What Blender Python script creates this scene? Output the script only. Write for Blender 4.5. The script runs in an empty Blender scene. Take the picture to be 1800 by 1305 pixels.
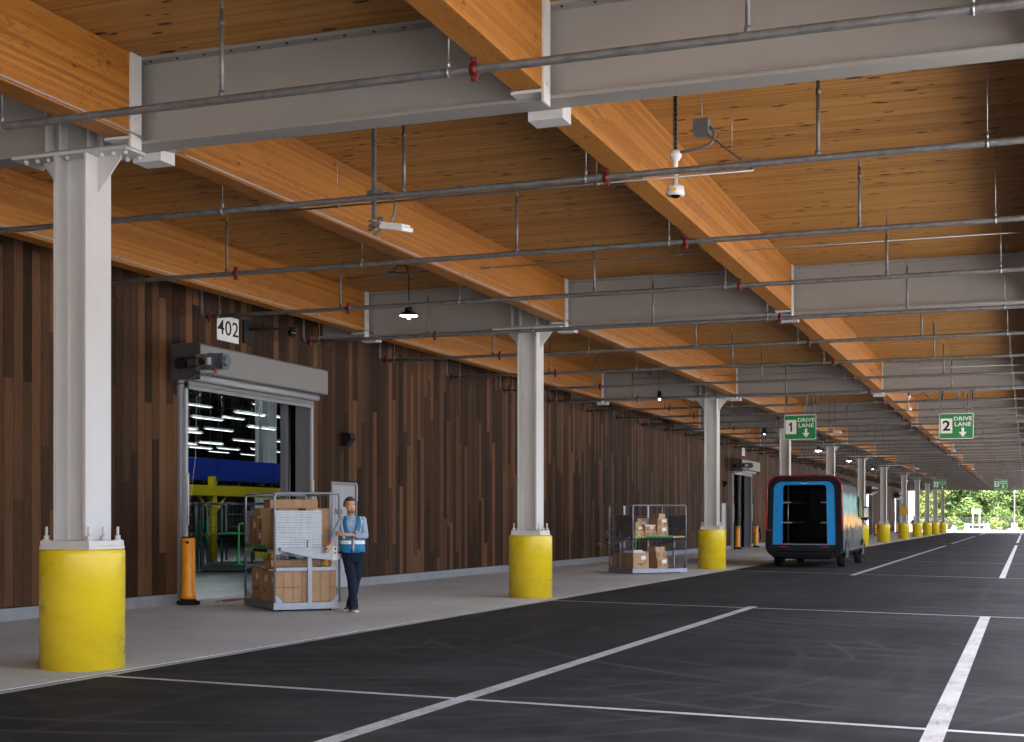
import bpy, bmesh, math, random
from mathutils import Vector, Matrix, Euler
random.seed(7)
R = math.radians
S = bpy.context.scene
COL = S.collection

# ------------------------------------------------------------------ camera, sky, sun, exposure
TH = math.atan(906 / 2448.0)
cam_d = bpy.data.cameras.new('camera')
cam = bpy.data.objects.new('camera', cam_d)
COL.objects.link(cam)
cam.location = (0, 0, 1.5)
cam.rotation_euler = (R(90), 0, TH)
cam_d.sensor_fit = 'HORIZONTAL'
cam_d.sensor_width = 36.0
cam_d.lens = 36.0 * 2448 / 1800
cam_d.shift_y = (914 - 652.5) / 1800
cam_d.clip_start = 0.05
cam_d.clip_end = 3000
S.camera = cam

SUN_EL, SUN_AZ = R(64), R(172)          # azimuth measured clockwise from +Y
world = bpy.data.worlds.new('World')
S.world = world
world.use_nodes = True
wn = world.node_tree.nodes
sky = wn.new('ShaderNodeTexSky')
sky.sky_type = 'NISHITA'
sky.sun_disc = False
sky.sun_elevation = SUN_EL
sky.sun_rotation = SUN_AZ
sky.air_density = 0.8
sky.dust_density = 8.0
sky.ozone_density = 0.3
world.node_tree.links.new(sky.outputs[0], wn['Background'].inputs[0])
wn['Background'].inputs[1].default_value = 0.15
sd = bpy.data.lights.new('sun', 'SUN')
sd.energy = 3.6
sd.angle = R(0.6)
sd.color = (1.0, 0.95, 0.87)
sun = bpy.data.objects.new('sun', sd)
COL.objects.link(sun)
to_sun = Vector((math.sin(SUN_AZ) * math.cos(SUN_EL), math.cos(SUN_AZ) * math.cos(SUN_EL), math.sin(SUN_EL)))
sun.rotation_euler = to_sun.to_track_quat('Z', 'Y').to_euler()
sun.location = (30, -30, 60)

S.view_settings.view_transform = 'Standard'
S.view_settings.look = 'None'
S.view_settings.gamma = 1
S.view_settings.exposure = 3.75
S.view_settings.use_curve_mapping = False
S.cycles.max_bounces = 6
S.cycles.diffuse_bounces = 4
S.cycles.glossy_bounces = 3
S.cycles.transmission_bounces = 3
S.cycles.use_denoising = True
S.cycles.use_adaptive_sampling = True
S.cycles.adaptive_threshold = 0.02
S.cycles.sample_clamp_indirect = 8.0

# ------------------------------------------------------------------ node helper and materials
class NT:
    def __init__(s, name):
        s.m = bpy.data.materials.new(name)
        s.m.use_nodes = True
        s.t = s.m.node_tree
        s.b = s.t.nodes['Principled BSDF']
        s.co = None
    def n(s, kind, **kw):
        nd = s.t.nodes.new('ShaderNode' + kind)
        for k, v in kw.items():
            setattr(nd, k, v)
        return nd
    def put(s, sock, v):
        if isinstance(v, bpy.types.NodeSocket):
            s.t.links.new(v, sock)
        elif isinstance(v, (tuple, list)):
            sock.default_value = tuple(v) + ((1,) if len(v) == 3 and len(sock.default_value) == 4 else ())
        else:
            sock.default_value = v
    def obj(s):
        return s.n('TexCoord').outputs['Object']
    def pos(s):
        return s.n('NewGeometry').outputs['Position']
    def map(s, vec, scale=(1, 1, 1), loc=(0, 0, 0), rot=(0, 0, 0)):
        m = s.n('Mapping')
        s.put(m.inputs['Vector'], vec); s.put(m.inputs['Scale'], scale); s.put(m.inputs['Location'], loc)
        m.inputs['Rotation'].default_value = rot
        return m.outputs[0]
    def noise(s, vec, scale=5, detail=4, rough=0.55, dist=0.0):
        nd = s.n('TexNoise')
        s.put(nd.inputs['Vector'], vec); s.put(nd.inputs['Scale'], scale); s.put(nd.inputs['Detail'], detail)
        s.put(nd.inputs['Roughness'], rough); s.put(nd.inputs['Distortion'], dist)
        return nd.outputs['Fac']
    def math(s, op, a, b=0.0, c=0.0):
        nd = s.n('Math', operation=op)
        s.put(nd.inputs[0], a); s.put(nd.inputs[1], b); s.put(nd.inputs[2], c)
        return nd.outputs[0]
    def ramp(s, fac, *stops):
        nd = s.n('ValToRGB')
        e = nd.color_ramp.elements
        while len(e) < len(stops):
            e.new(0.5)
        for el, (p, c) in zip(e, stops):
            el.position = p
            el.color = tuple(c) + (1,) if len(c) == 3 else c
        s.put(nd.inputs[0], fac)
        return nd.outputs[0]
    def rng(s, v, a, b, c, d):
        nd = s.n('MapRange')
        for i, q in enumerate((v, a, b, c, d)):
            s.put(nd.inputs[i], q)
        return nd.outputs[0]
    def mix(s, fac, a, b, mode='MIX'):
        nd = s.n('Mix', data_type='RGBA', blend_type=mode)
        s.put(nd.inputs[0], fac); s.put(nd.inputs[6], a); s.put(nd.inputs[7], b)
        return nd.outputs[2]
    def sep(s, v):
        nd = s.n('SeparateXYZ'); s.put(nd.inputs[0], v)
        return nd.outputs
    def comb(s, x, y, z):
        nd = s.n('CombineXYZ')
        s.put(nd.inputs[0], x); s.put(nd.inputs[1], y); s.put(nd.inputs[2], z)
        return nd.outputs[0]
    def white(s, v):
        nd = s.n('TexWhiteNoise', noise_dimensions='3D')
        s.put(nd.inputs[0], v)
        return nd.outputs[0]
    def bump(s, h, strength=0.3, dist=0.01):
        nd = s.n('Bump')
        s.put(nd.inputs['Height'], h); nd.inputs['Strength'].default_value = strength; nd.inputs['Distance'].default_value = dist
        s.t.links.new(nd.outputs[0], s.b.inputs['Normal'])
    def done(s, col=None, rough=None, metal=None, spec=None):
        if col is not None: s.put(s.b.inputs['Base Color'], col)
        if rough is not None: s.put(s.b.inputs['Roughness'], rough)
        if metal is not None: s.put(s.b.inputs['Metallic'], metal)
        if spec is not None: s.put(s.b.inputs['Specular IOR Level'], spec)
        return s.m

M = {}
def plain(name, col, rough=0.5, metal=0.0, var=0.12, scale=6.0, spec=0.5, bump=0.0):
    t = NT(name)
    f = t.noise(t.obj(), scale, 5, 0.6)
    c = t.ramp(f, (0.25, [x * (1 - var) for x in col]), (0.75, [min(1, x * (1 + var)) for x in col]))
    r = t.rng(f, 0.3, 0.7, max(0.02, rough - 0.07), min(1, rough + 0.07))
    if bump:
        t.bump(t.noise(t.obj(), scale * 12, 3), bump, 0.004)
    M[name] = t.done(c, r, metal, spec)
    return M[name]
def emit(name, col, strength):
    t = NT(name)
    t.put(t.b.inputs['Emission Color'], col)
    t.b.inputs['Emission Strength'].default_value = strength
    M[name] = t.done(col, 0.4)

plain('white_steel', (0.57, 0.57, 0.575), 0.42, 0, 0.05, 2.0)
plain('grey_steel', (0.29, 0.282, 0.272), 0.45, 0, 0.05, 1.5)
plain('hood_grey', (0.20, 0.20, 0.205), 0.4, 0, 0.06, 1.5)
plain('frame_grey', (0.21, 0.22, 0.25), 0.42, 0, 0.08, 3)
plain('dark_plate', (0.055, 0.055, 0.058), 0.45, 0, 0.1, 3)
plain('black', (0.012, 0.012, 0.013), 0.5, 0, 0.2, 4, spec=0.15)
plain('black_gloss', (0.01, 0.01, 0.012), 0.18, 0, 0.2, 4)
plain('black_curtain', (0.012, 0.012, 0.014), 0.75, 0, 0.2, 2, spec=0.15)
plain('galv_bright', (0.36, 0.37, 0.385), 0.35, 0.8, 0.1, 12)
plain('cart_steel', (0.27, 0.30, 0.35), 0.42, 0.45, 0.1, 8)
plain('red_paint', (0.13, 0.007, 0.007), 0.4, 0, 0.15, 9)
plain('green_tube', (0.01, 0.42, 0.13), 0.35, 0, 0.08, 6)
plain('bollard_orange', (0.85, 0.33, 0.010), 0.38, 0, 0.06, 4)
plain('blue_steel', (0.008, 0.03, 0.30), 0.4, 0, 0.08, 2)
plain('yellow_steel', (0.55, 0.45, 0.012), 0.4, 0, 0.08, 2)
plain('sign_white', (0.78, 0.77, 0.78), 0.4, 0, 0.03, 4)
plain('sign_green', (0.0, 0.20, 0.045), 0.35, 0, 0.04, 4)
plain('sign_yellow', (0.75, 0.42, 0.01), 0.4, 0, 0.05, 4)
plain('white_plastic', (0.72, 0.71, 0.72), 0.35, 0, 0.04, 6)
plain('door_grey', (0.36, 0.39, 0.43), 0.42, 0, 0.05, 2)
plain('flex_grey', (0.13, 0.135, 0.15), 0.5, 0, 0.1, 30)
plain('rubber', (0.016, 0.016, 0.017), 0.75, 0, 0.25, 20, spec=0.15)
plain('tape', (0.42, 0.29, 0.17), 0.3, 0, 0.08, 9)
plain('paper', (0.75, 0.74, 0.72), 0.55, 0, 0.06, 9)
plain('van_grey', (0.009, 0.011, 0.015), 0.5, 0, 0.12, 3, spec=0.15)
plain('van_black', (0.012, 0.013, 0.016), 0.35, 0, 0.12, 3, spec=0.15)
plain('van_blue', (0.003, 0.25, 0.64), 0.32, 0, 0.05, 3)
plain('van_red', (0.33, 0.005, 0.012), 0.22, 0, 0.06, 6)
plain('chrome', (0.7, 0.7, 0.72), 0.2, 1.0, 0.05, 9)
plain('glass_dark', (0.01, 0.012, 0.014), 0.06, 0, 0.05, 3)
plain('skin', (0.62, 0.35, 0.24), 0.5, 0, 0.1, 14)
plain('hair', (0.10, 0.045, 0.018), 0.6, 0, 0.45, 40, bump=0.6)
plain('beard', (0.30, 0.135, 0.07), 0.7, 0, 0.35, 60)
plain('shirt', (0.38, 0.50, 0.68), 0.75, 0, 0.07, 12, bump=0.25)
plain('vest', (0.006, 0.20, 0.46), 0.6, 0, 0.12, 7, bump=0.2)
plain('reflective', (0.82, 0.83, 0.86), 0.35, 0, 0.04, 9)
plain('trousers', (0.013, 0.019, 0.038), 0.8, 0, 0.25, 9, bump=0.4, spec=0.15)
plain('shoe', (0.13, 0.05, 0.02), 0.45, 0, 0.25, 14)
plain('sole', (0.62, 0.58, 0.50), 0.6, 0, 0.1, 9)
plain('dark_cloth', (0.012, 0.012, 0.016), 0.8, 0, 0.2, 9, spec=0.15)
plain('helmet', (0.8, 0.8, 0.8), 0.3, 0, 0.03, 4)
plain('bark', (0.09, 0.07, 0.05), 0.9, 0, 0.3, 8, bump=0.5)
plain('motor_metal', (0.32, 0.30, 0.28), 0.35, 0.8, 0.15, 9)
plain('motor_blue', (0.10, 0.12, 0.16), 0.4, 0.3, 0.2, 20)
plain('cable_orange', (0.6, 0.13, 0.02), 0.5)
plain('cable_red', (0.25, 0.04, 0.03), 0.5)
plain('eye_white', (0.7, 0.7, 0.68), 0.3)
plain('lip', (0.42, 0.17, 0.13), 0.5)
plain('interior_wall', (0.26, 0.19, 0.15), 0.8, 0, 0.3, 2)
plain('interior_floor', (0.05, 0.062, 0.06), 0.35, 0, 0.15, 1.2)
plain('dark_cart', (0.19, 0.235, 0.25), 0.5, 0.3, 0.15, 5)
plain('far_white', (0.32, 0.32, 0.31), 0.6, 0, 0.06, 1)
plain('fence_dark', (0.02, 0.022, 0.025), 0.5)
emit('lamp_glow', (1.0, 0.96, 0.88), 9.0)
emit('tube_glow', (0.80, 0.97, 1.0), 0.30)
emit('fill_glow', (0.86, 0.97, 1.0), 20.0)  # emission of the added, unseen lamps that brighten the interior

def m_galv():
    t = NT('galv_pipe')
    p = t.obj()
    a = t.noise(t.map(p, (3, 3, 3)), 3, 5, 0.65)
    b = t.noise(t.map(p, (1.2, 14, 14)), 6, 4, 0.6)
    f = t.math('ADD', t.math('MULTIPLY', a, 0.6), t.math('MULTIPLY', b, 0.4))
    c = t.ramp(f, (0.3, (0.095, 0.096, 0.10)), (0.52, (0.165, 0.168, 0.175)), (0.75, (0.25, 0.255, 0.265)))
    t.bump(b, 0.15, 0.003)
    M['galv_pipe'] = t.done(c, t.rng(f, 0.3, 0.7, 0.55, 0.42), 0.35)
m_galv()

def m_beam():
    t = NT('glulam')
    p = t.pos()
    x, y, z = t.sep(p)
    oi = t.n('ObjectInfo').outputs['Random']
    # laminations 38 mm, each a different tone, each run of a lamination a few metres long
    lam = t.math('FLOOR', t.math('DIVIDE', t.math('ADD', z, 0.0), 0.0385))
    wob = t.math('MULTIPLY', t.white(t.comb(lam, 3.1, oi)), 5.0)
    run = t.math('FLOOR', t.math('DIVIDE', t.math('ADD', y, wob), 7.5))
    tone = t.white(t.comb(lam, run, t.math('ADD', oi, t.math('FLOOR', t.math('DIVIDE', x, 3.0)))))
    gr = t.noise(t.comb(t.math('MULTIPLY', x, 9), t.math('ADD', t.math('MULTIPLY', y, 0.55), t.math('MULTIPLY', tone, 31)), t.math('MULTIPLY', z, 14)), 3.2, 6, 0.66, 1.1)
    fine = t.noise(t.comb(t.math('MULTIPLY', x, 60), t.math('MULTIPLY', y, 1.6), t.math('MULTIPLY', z, 75)), 2.0, 3, 0.6)
    f = t.math('ADD', t.math('MULTIPLY', tone, 0.30), t.math('ADD', t.math('MULTIPLY', gr, 0.66), t.math('MULTIPLY', fine, 0.18)))
    c = t.ramp(f, (0.22, (0.20, 0.067, 0.009)), (0.55, (0.34, 0.130, 0.018)), (0.88, (0.48, 0.215, 0.040)))
    # knots
    v = t.n('TexVoronoi', feature='F1')
    t.put(v.inputs['Vector'], t.comb(t.math('MULTIPLY', x, 2.0), t.math('MULTIPLY', y, 1.9), t.math('MULTIPLY', z, 4.2)))
    v.inputs['Scale'].default_value = 1.15
    k = t.rng(v.outputs['Distance'], 0.05, 0.11, 1.0, 0.0)
    # mottled dark growth figure
    sp = t.noise(t.comb(t.math('MULTIPLY', x, 30), t.math('MULTIPLY', y, 9), t.math('MULTIPLY', z, 40)), 1.0, 3, 0.7, 0.6)
    zone = t.noise(t.comb(x, t.math('MULTIPLY', y, 0.5), t.math('MULTIPLY', z, 2.5)), 1.3, 2)
    fig = t.math('MULTIPLY', t.rng(sp, 0.54, 0.64, 0, 1), t.rng(zone, 0.48, 0.58, 0, 0.9))
    # glue lines
    fr = t.math('FRACT', t.math('DIVIDE', z, 0.0385))
    gl = t.math('MULTIPLY', t.rng(fr, 0.0, 0.09, 1, 0), 0.45)
    c = t.mix(t.math('MULTIPLY', k, 0.75), c, (0.075, 0.026, 0.008))
    c = t.mix(t.math('MULTIPLY', fig, 0.75), c, (0.14, 0.045, 0.010))
    c = t.mix(gl, c, (0.16, 0.06, 0.014))
    t.bump(t.math('ADD', fine, t.math('MULTIPLY', gl, -2)), 0.12, 0.003)
    M['glulam'] = t.done(c, t.rng(gr, 0.3, 0.7, 0.52, 0.66), spec=0.35)
m_beam()

def m_deck():
    t = NT('timber_deck')
    p = t.pos()
    x, y, z = t.sep(p)
    lam = t.math('FLOOR', t.math('DIVIDE', y, 0.044))
    off = t.math('MULTIPLY', t.white(t.comb(lam, 1.7, 2.2)), 9.0)
    run = t.math('FLOOR', t.math('DIVIDE', t.math('ADD', x, off), 2.9))
    tone = t.white(t.comb(lam, run, 5.0))
    gr = t.noise(t.comb(t.math('ADD', t.math('MULTIPLY', x, 0.8), t.math('MULTIPLY', tone, 17)), t.math('MULTIPLY', y, 22), 0.0), 2.2, 6, 0.68, 0.8)
    big = t.noise(t.comb(t.math('MULTIPLY', x, 0.25), t.math('MULTIPLY', y, 1.0), 0), 1.4, 3)
    f = t.math('ADD', t.math('MULTIPLY', tone, 0.32), t.math('ADD', t.math('MULTIPLY', gr, 0.48), t.math('MULTIPLY', big, 0.25)))
    c = t.ramp(f, (0.28, (0.26, 0.118, 0.027)), (0.55, (0.415, 0.197, 0.048)), (0.82, (0.53, 0.280, 0.083)))
    v = t.n('TexVoronoi', feature='F1')
    t.put(v.inputs['Vector'], t.comb(t.math('MULTIPLY', x, 2.3), t.math('MULTIPLY', y, 6.8), 0.0))
    v.inputs['Scale'].default_value = 1.25
    kn = t.noise(t.comb(t.math('MULTIPLY', x, 6), t.math('MULTIPLY', y, 20), 0), 2.0, 2)
    thr = t.math('MULTIPLY', t.white(v.outputs['Position']), 0.30)
    k = t.rng(t.math('SUBTRACT', t.math('ADD', v.outputs['Distance'], t.math('MULTIPLY', kn, 0.08)), thr), 0.0, 0.035, 1, 0)
    c = t.mix(t.math('MULTIPLY', k, 0.92), c, (0.022, 0.009, 0.003))
    sm = t.noise(t.comb(t.math('MULTIPLY', x, 1.1), t.math('MULTIPLY', y, 26), 3.0), 1.0, 2, 0.5)
    c = t.mix(t.rng(sm, 0.66, 0.74, 0, 0.45), c, (0.09, 0.036, 0.012))
    fr = t.math('FRACT', t.math('DIVIDE', y, 0.044))
    gl = t.rng(fr, 0.0, 0.09, 0.45, 0)
    c = t.mix(gl, c, (0.09, 0.04, 0.013))
    t.bump(t.math('SUBTRACT', gr, t.math('MULTIPLY', gl, 2)), 0.12, 0.004)
    M['timber_deck'] = t.done(c, 0.62, spec=0.3)
m_deck()

def m_plank():
    t = NT('stained_plank')
    p = t.pos()
    x, y, z = t.sep(p)
    g = t.n('NewGeometry')
    rnd = t.math('FRACT', t.math('ADD', g.outputs['Random Per Island'], t.math('MULTIPLY', t.n('ObjectInfo').outputs['Random'], 7.31)))
    gr = t.noise(t.comb(t.math('MULTIPLY', rnd, 40), t.math('MULTIPLY', y, 11), t.math('MULTIPLY', z, 0.7)), 3.0, 6, 0.7, 1.6)
    fine = t.noise(t.comb(rnd, t.math('MULTIPLY', y, 34), t.math('MULTIPLY', z, 1.1)), 2.0, 4, 0.7, 0.5)
    f = t.math('ADD', t.math('MULTIPLY', t.math('POWER', rnd, 1.5), 0.50), t.math('ADD', t.math('MULTIPLY', gr, 0.46), t.math('MULTIPLY', fine, 0.34)))
    c = t.ramp(f, (0.26, (0.009, 0.0052, 0.0036)), (0.46, (0.033, 0.0165, 0.0088)), (0.66, (0.064, 0.0315, 0.0160)), (0.90, (0.145, 0.070, 0.033)))
    t.bump(t.math('ADD', gr, fine), 0.25, 0.004)
    M['stained_plank'] = t.done(c, t.rng(gr, 0.3, 0.7, 0.6, 0.75), spec=0.12)
m_plank()

def m_asphalt():
    t = NT('asphalt')
    p = t.pos()
    n1 = t.noise(p, 0.28, 5, 0.6)
    n2 = t.noise(p, 240, 2, 0.6)
    n3 = t.noise(t.map(p, (0.55, 1.9, 1), rot=(0, 0, 0.35)), 0.9, 4, 0.6, 0.3)
    # faint curved tyre scuffs
    scuffs = None
    for (cx, cy, sc, ph) in ((-2.5, 7.0, 0.42, 0.2), (-8.8, 15.5, 0.55, 1.9), (2.0, 23.0, 0.36, 3.1)):
        w = t.n('TexWave', wave_type='RINGS', rings_direction='SPHERICAL')
        t.put(w.inputs['Vector'], t.map(p, (1, 1, 0), (-cx, -cy, 0)))
        w.inputs['Scale'].default_value = sc
        w.inputs['Distortion'].default_value = 1.0
        w.inputs['Detail'].default_value = 3
        w.inputs['Detail Scale'].default_value = 0.5
        w.inputs['Phase Offset'].default_value = ph
        k = t.math('MULTIPLY', t.math('POWER', w.outputs['Fac'], 16), t.rng(t.noise(t.map(p, loc=(cx, cy, ph)), 0.33, 3), 0.5, 0.68, 0, 1))
        scuffs = k if scuffs is None else t.math('MAXIMUM', scuffs, k)
    f = t.math('ADD', t.math('MULTIPLY', n1, 0.45), t.math('ADD', t.math('MULTIPLY', n3, 0.45), t.math('MULTIPLY', n2, 0.16)))
    c = t.ramp(f, (0.38, (0.012, 0.0119, 0.0119)), (0.51, (0.024, 0.0238, 0.0238)), (0.66, (0.046, 0.0455, 0.0455)))
    c = t.mix(t.math('MULTIPLY', scuffs, 0.60), c, (0.085, 0.085, 0.088))
    tk = t.noise(t.map(p, (2.2, 0.10, 1), rot=(0, 0, -0.06)), 1.0, 4, 0.6, 0.4)
    c = t.mix(t.rng(tk, 0.54, 0.70, 0, 0.45), c, (0.052, 0.0515, 0.0515))
    oil = t.n('TexVoronoi', feature='F1')
    t.put(oil.inputs['Vector'], t.map(p, (1, 1, 0)))
    oil.inputs['Scale'].default_value = 0.55
    od = t.math('ADD', oil.outputs['Distance'], t.math('MULTIPLY', t.noise(p, 5, 3), 0.18))
    c = t.mix(t.math('MULTIPLY', t.rng(od, 0.12, 0.24, 0.7, 0), t.rng(t.white(oil.outputs['Position']), 0.55, 0.6, 0, 1)), c, (0.009, 0.009, 0.009))
    # stray bright aggregate
    ag = t.noise(p, 95, 1, 0.5)
    c = t.mix(t.rng(ag, 0.74, 0.80, 0, 0.5), c, (0.13, 0.13, 0.13))
    t.bump(t.math('ADD', n2, t.math('MULTIPLY', ag, 0.5)), 0.35, 0.006)
    M['asphalt'] = t.done(c, t.rng(f, 0.3, 0.75, 0.72, 0.88), spec=0.16)
m_asphalt()

def m_concrete(name, a, b, sc=1.0):
    t = NT(name)
    p = t.pos()
    n1 = t.noise(p, 0.5 * sc, 5, 0.62)
    n2 = t.noise(p, 60, 3, 0.6)
    n3 = t.noise(t.map(p, (0.5, 2.5, 1)), 1.6 * sc, 5, 0.65, 0.6)
    f = t.math('ADD', t.math('MULTIPLY', n1, 0.5), t.math('ADD', t.math('MULTIPLY', n3, 0.35), t.math('MULTIPLY', n2, 0.15)))
    c = t.ramp(f, (0.38, a), (0.62, b))
    st = t.noise(t.map(p, loc=(7, 3, 0)), 1.1, 5, 0.7, 0.5)
    c = t.mix(t.rng(st, 0.60, 0.74, 0, 0.35), c, [q * 0.55 for q in a])
    t.bump(n2, 0.15, 0.004)
    M[name] = t.done(c, t.rng(f, 0.3, 0.7, 0.62, 0.8), spec=0.4)
m_concrete('concrete', (0.49, 0.48, 0.455), (0.64, 0.63, 0.605))
m_concrete('concrete_base', (0.22, 0.23, 0.245), (0.30, 0.31, 0.33))
m_concrete('pale_ground', (0.16, 0.16, 0.157), (0.22, 0.22, 0.215), 0.3)
m_concrete('yard_asphalt', (0.115, 0.115, 0.115), (0.15, 0.15, 0.149), 0.3)

def m_line():
    t = NT('road_paint')
    p = t.pos()
    n = t.noise(p, 26, 4, 0.7)
    n2 = t.noise(p, 2.0, 4)
    c = t.ramp(t.math('ADD', t.math('MULTIPLY', n, 0.6), t.math('MULTIPLY', n2, 0.4)), (0.36, (0.16, 0.16, 0.16)), (0.45, (0.42, 0.42, 0.42)), (0.64, (0.58, 0.58, 0.58)))
    M['road_paint'] = t.done(c, 0.6)
m_line()

def m_yellow():
    t = NT('yellow_paint')
    p = t.obj()
    x, y, z = t.sep(p)
    n = t.noise(t.map(p, (1, 1, 1.6)), 3, 5, 0.6)
    sc = t.noise(t.map(p, (6, 6, 0.9)), 5, 4, 0.7)
    c = t.ramp(n, (0.3, (0.70, 0.51, 0.011)), (0.7, (0.78, 0.595, 0.019)))
    sr = t.noise(t.map(p, (1.2, 1.2, 14)), 2.2, 4, 0.7, 0.4)
    zn = t.noise(p, 1.7, 3)
    c = t.mix(t.math('MULTIPLY', t.rng(sr, 0.64, 0.70, 0, 0.55), t.rng(zn, 0.54, 0.62, 0, 1)), c, (0.13, 0.10, 0.03))
    t.bump(t.noise(t.map(p, (2, 2, 5)), 3, 3), 0.10, 0.004)
    M['yellow_paint'] = t.done(c, t.rng(n, 0.3, 0.7, 0.24, 0.38))
m_yellow()

def m_card():
    t = NT('cardboard')
    p = t.obj()
    oi = t.n('ObjectInfo').outputs['Random']
    n = t.noise(t.map(p, (3, 3, 3)), 2, 4)
    f = t.math('ADD', t.math('MULTIPLY', n, 0.5), t.math('MULTIPLY', oi, 0.5))
    c = t.ramp(f, (0.15, (0.40, 0.25, 0.14)), (0.85, (0.56, 0.37, 0.22)))
    M['cardboard'] = t.done(c, 0.75, spec=0.2)
m_card()

def m_alu():
    t = NT('ribbed_sheet')
    p = t.obj()
    x, y, z = t.sep(p)
    w = t.math('SINE', t.math('MULTIPLY', z, 2 * math.pi / 0.04))
    n = t.noise(t.map(p, (6, 6, 1.5)), 3, 4)
    t.bump(t.math('ADD', w, t.math('MULTIPLY', n, 0.5)), 0.2, 0.004)
    c = t.ramp(n, (0.3, (0.20, 0.22, 0.25)), (0.7, (0.30, 0.325, 0.36)))
    M['ribbed_sheet'] = t.done(c, t.rng(n, 0.3, 0.7, 0.28, 0.42), 0.6)
m_alu()

def m_hazard():
    t = NT('hazard_stripe')
    x, y, z = t.sep(t.obj())
    f = t.math('FRACT', t.math('DIVIDE', t.math('ADD', t.math('ADD', x, y), z), 0.10))
    c = t.ramp(f, (0.0, (0.01, 0.01, 0.01)), (0.5, (0.70, 0.50, 0.01)))
    for nd in t.t.nodes:
        if nd.type == 'VALTORGB':
            nd.color_ramp.interpolation = 'CONSTANT'
    M['hazard_stripe'] = t.done(c, 0.45)
m_hazard()

def m_mural():
    # printed wrap of the van side: streaks of colour, dark at the foot and along the roof
    t = NT('van_wrap')
    x, y, z = t.sep(t.obj())
    zz = t.math('ADD', z, t.math('MULTIPLY', t.math('SUBTRACT', t.noise(t.comb(0, t.math('MULTIPLY', y, 3.2), t.math('MULTIPLY', z, 0.35)), 1.6, 4, 0.7, 0.8), 0.5), 0.95))
    hue = t.noise(t.comb(3, t.math('MULTIPLY', y, 2.6), t.math('MULTIPLY', z, 0.7)), 2.4, 3, 0.6, 1.5)
    fl = t.ramp(hue, (0.34, (0.60, 0.05, 0.02)), (0.44, (0.75, 0.22, 0.02)), (0.52, (0.80, 0.50, 0.03)), (0.60, (0.70, 0.62, 0.25)), (0.68, (0.03, 0.20, 0.45)))
    gr = t.ramp(hue, (0.36, (0.05, 0.22, 0.42)), (0.46, (0.30, 0.42, 0.50)), (0.52, (0.08, 0.26, 0.09)), (0.60, (0.16, 0.36, 0.10)), (0.68, (0.02, 0.05, 0.08)))
    dark = t.ramp(t.noise(t.comb(5, t.math('MULTIPLY', y, 2), t.math('MULTIPLY', z, 2)), 3, 4), (0.4, (0.005, 0.0055, 0.007)), (0.65, (0.016, 0.017, 0.021)))
    c = t.mix(t.rng(zz, 1.28, 1.34, 0, 1), dark, fl)
    c = t.mix(t.rng(zz, 1.66, 1.74, 0, 1), c, gr)
    c = t.mix(t.rng(zz, 2.28, 2.40, 0, 1), c, dark)
    nx = t.sep(t.n('NewGeometry').outputs['Normal'])[0]
    c = t.mix(t.rng(t.math('ABSOLUTE', nx), 0.55, 0.75, 0, 1), dark, c)
    M['van_wrap'] = t.done(c, 0.45, spec=0.08)
m_mural()

def m_leaf(name, a, b, c3):
    t = NT(name)
    g = t.n('NewGeometry').outputs['Random Per Island']
    c = t.ramp(g, (0.0, a), (0.55, b), (1.0, c3))
    tr = t.n('BsdfTranslucent')
    t.put(tr.inputs[0], c)
    mx = t.n('MixShader')
    mx.inputs[0].default_value = 0.3
    t.done(c, 0.6, spec=0.3)
    out = t.t.nodes['Material Output']
    t.t.links.new(t.b.outputs[0], mx.inputs[1])
    t.t.links.new(tr.outputs[0], mx.inputs[2])
    t.t.links.new(mx.outputs[0], out.inputs[0])
    M[name] = t.m
m_leaf('leaf_mid', (0.024, 0.051, 0.011), (0.041, 0.079, 0.017), (0.072, 0.110, 0.024))
m_leaf('leaf_yellow', (0.041, 0.069, 0.012), (0.072, 0.106, 0.018), (0.106, 0.130, 0.027))
m_leaf('leaf_dark', (0.012, 0.034, 0.012), (0.024, 0.055, 0.018), (0.041, 0.076, 0.024))

def m_shelf():
    pass

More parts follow.
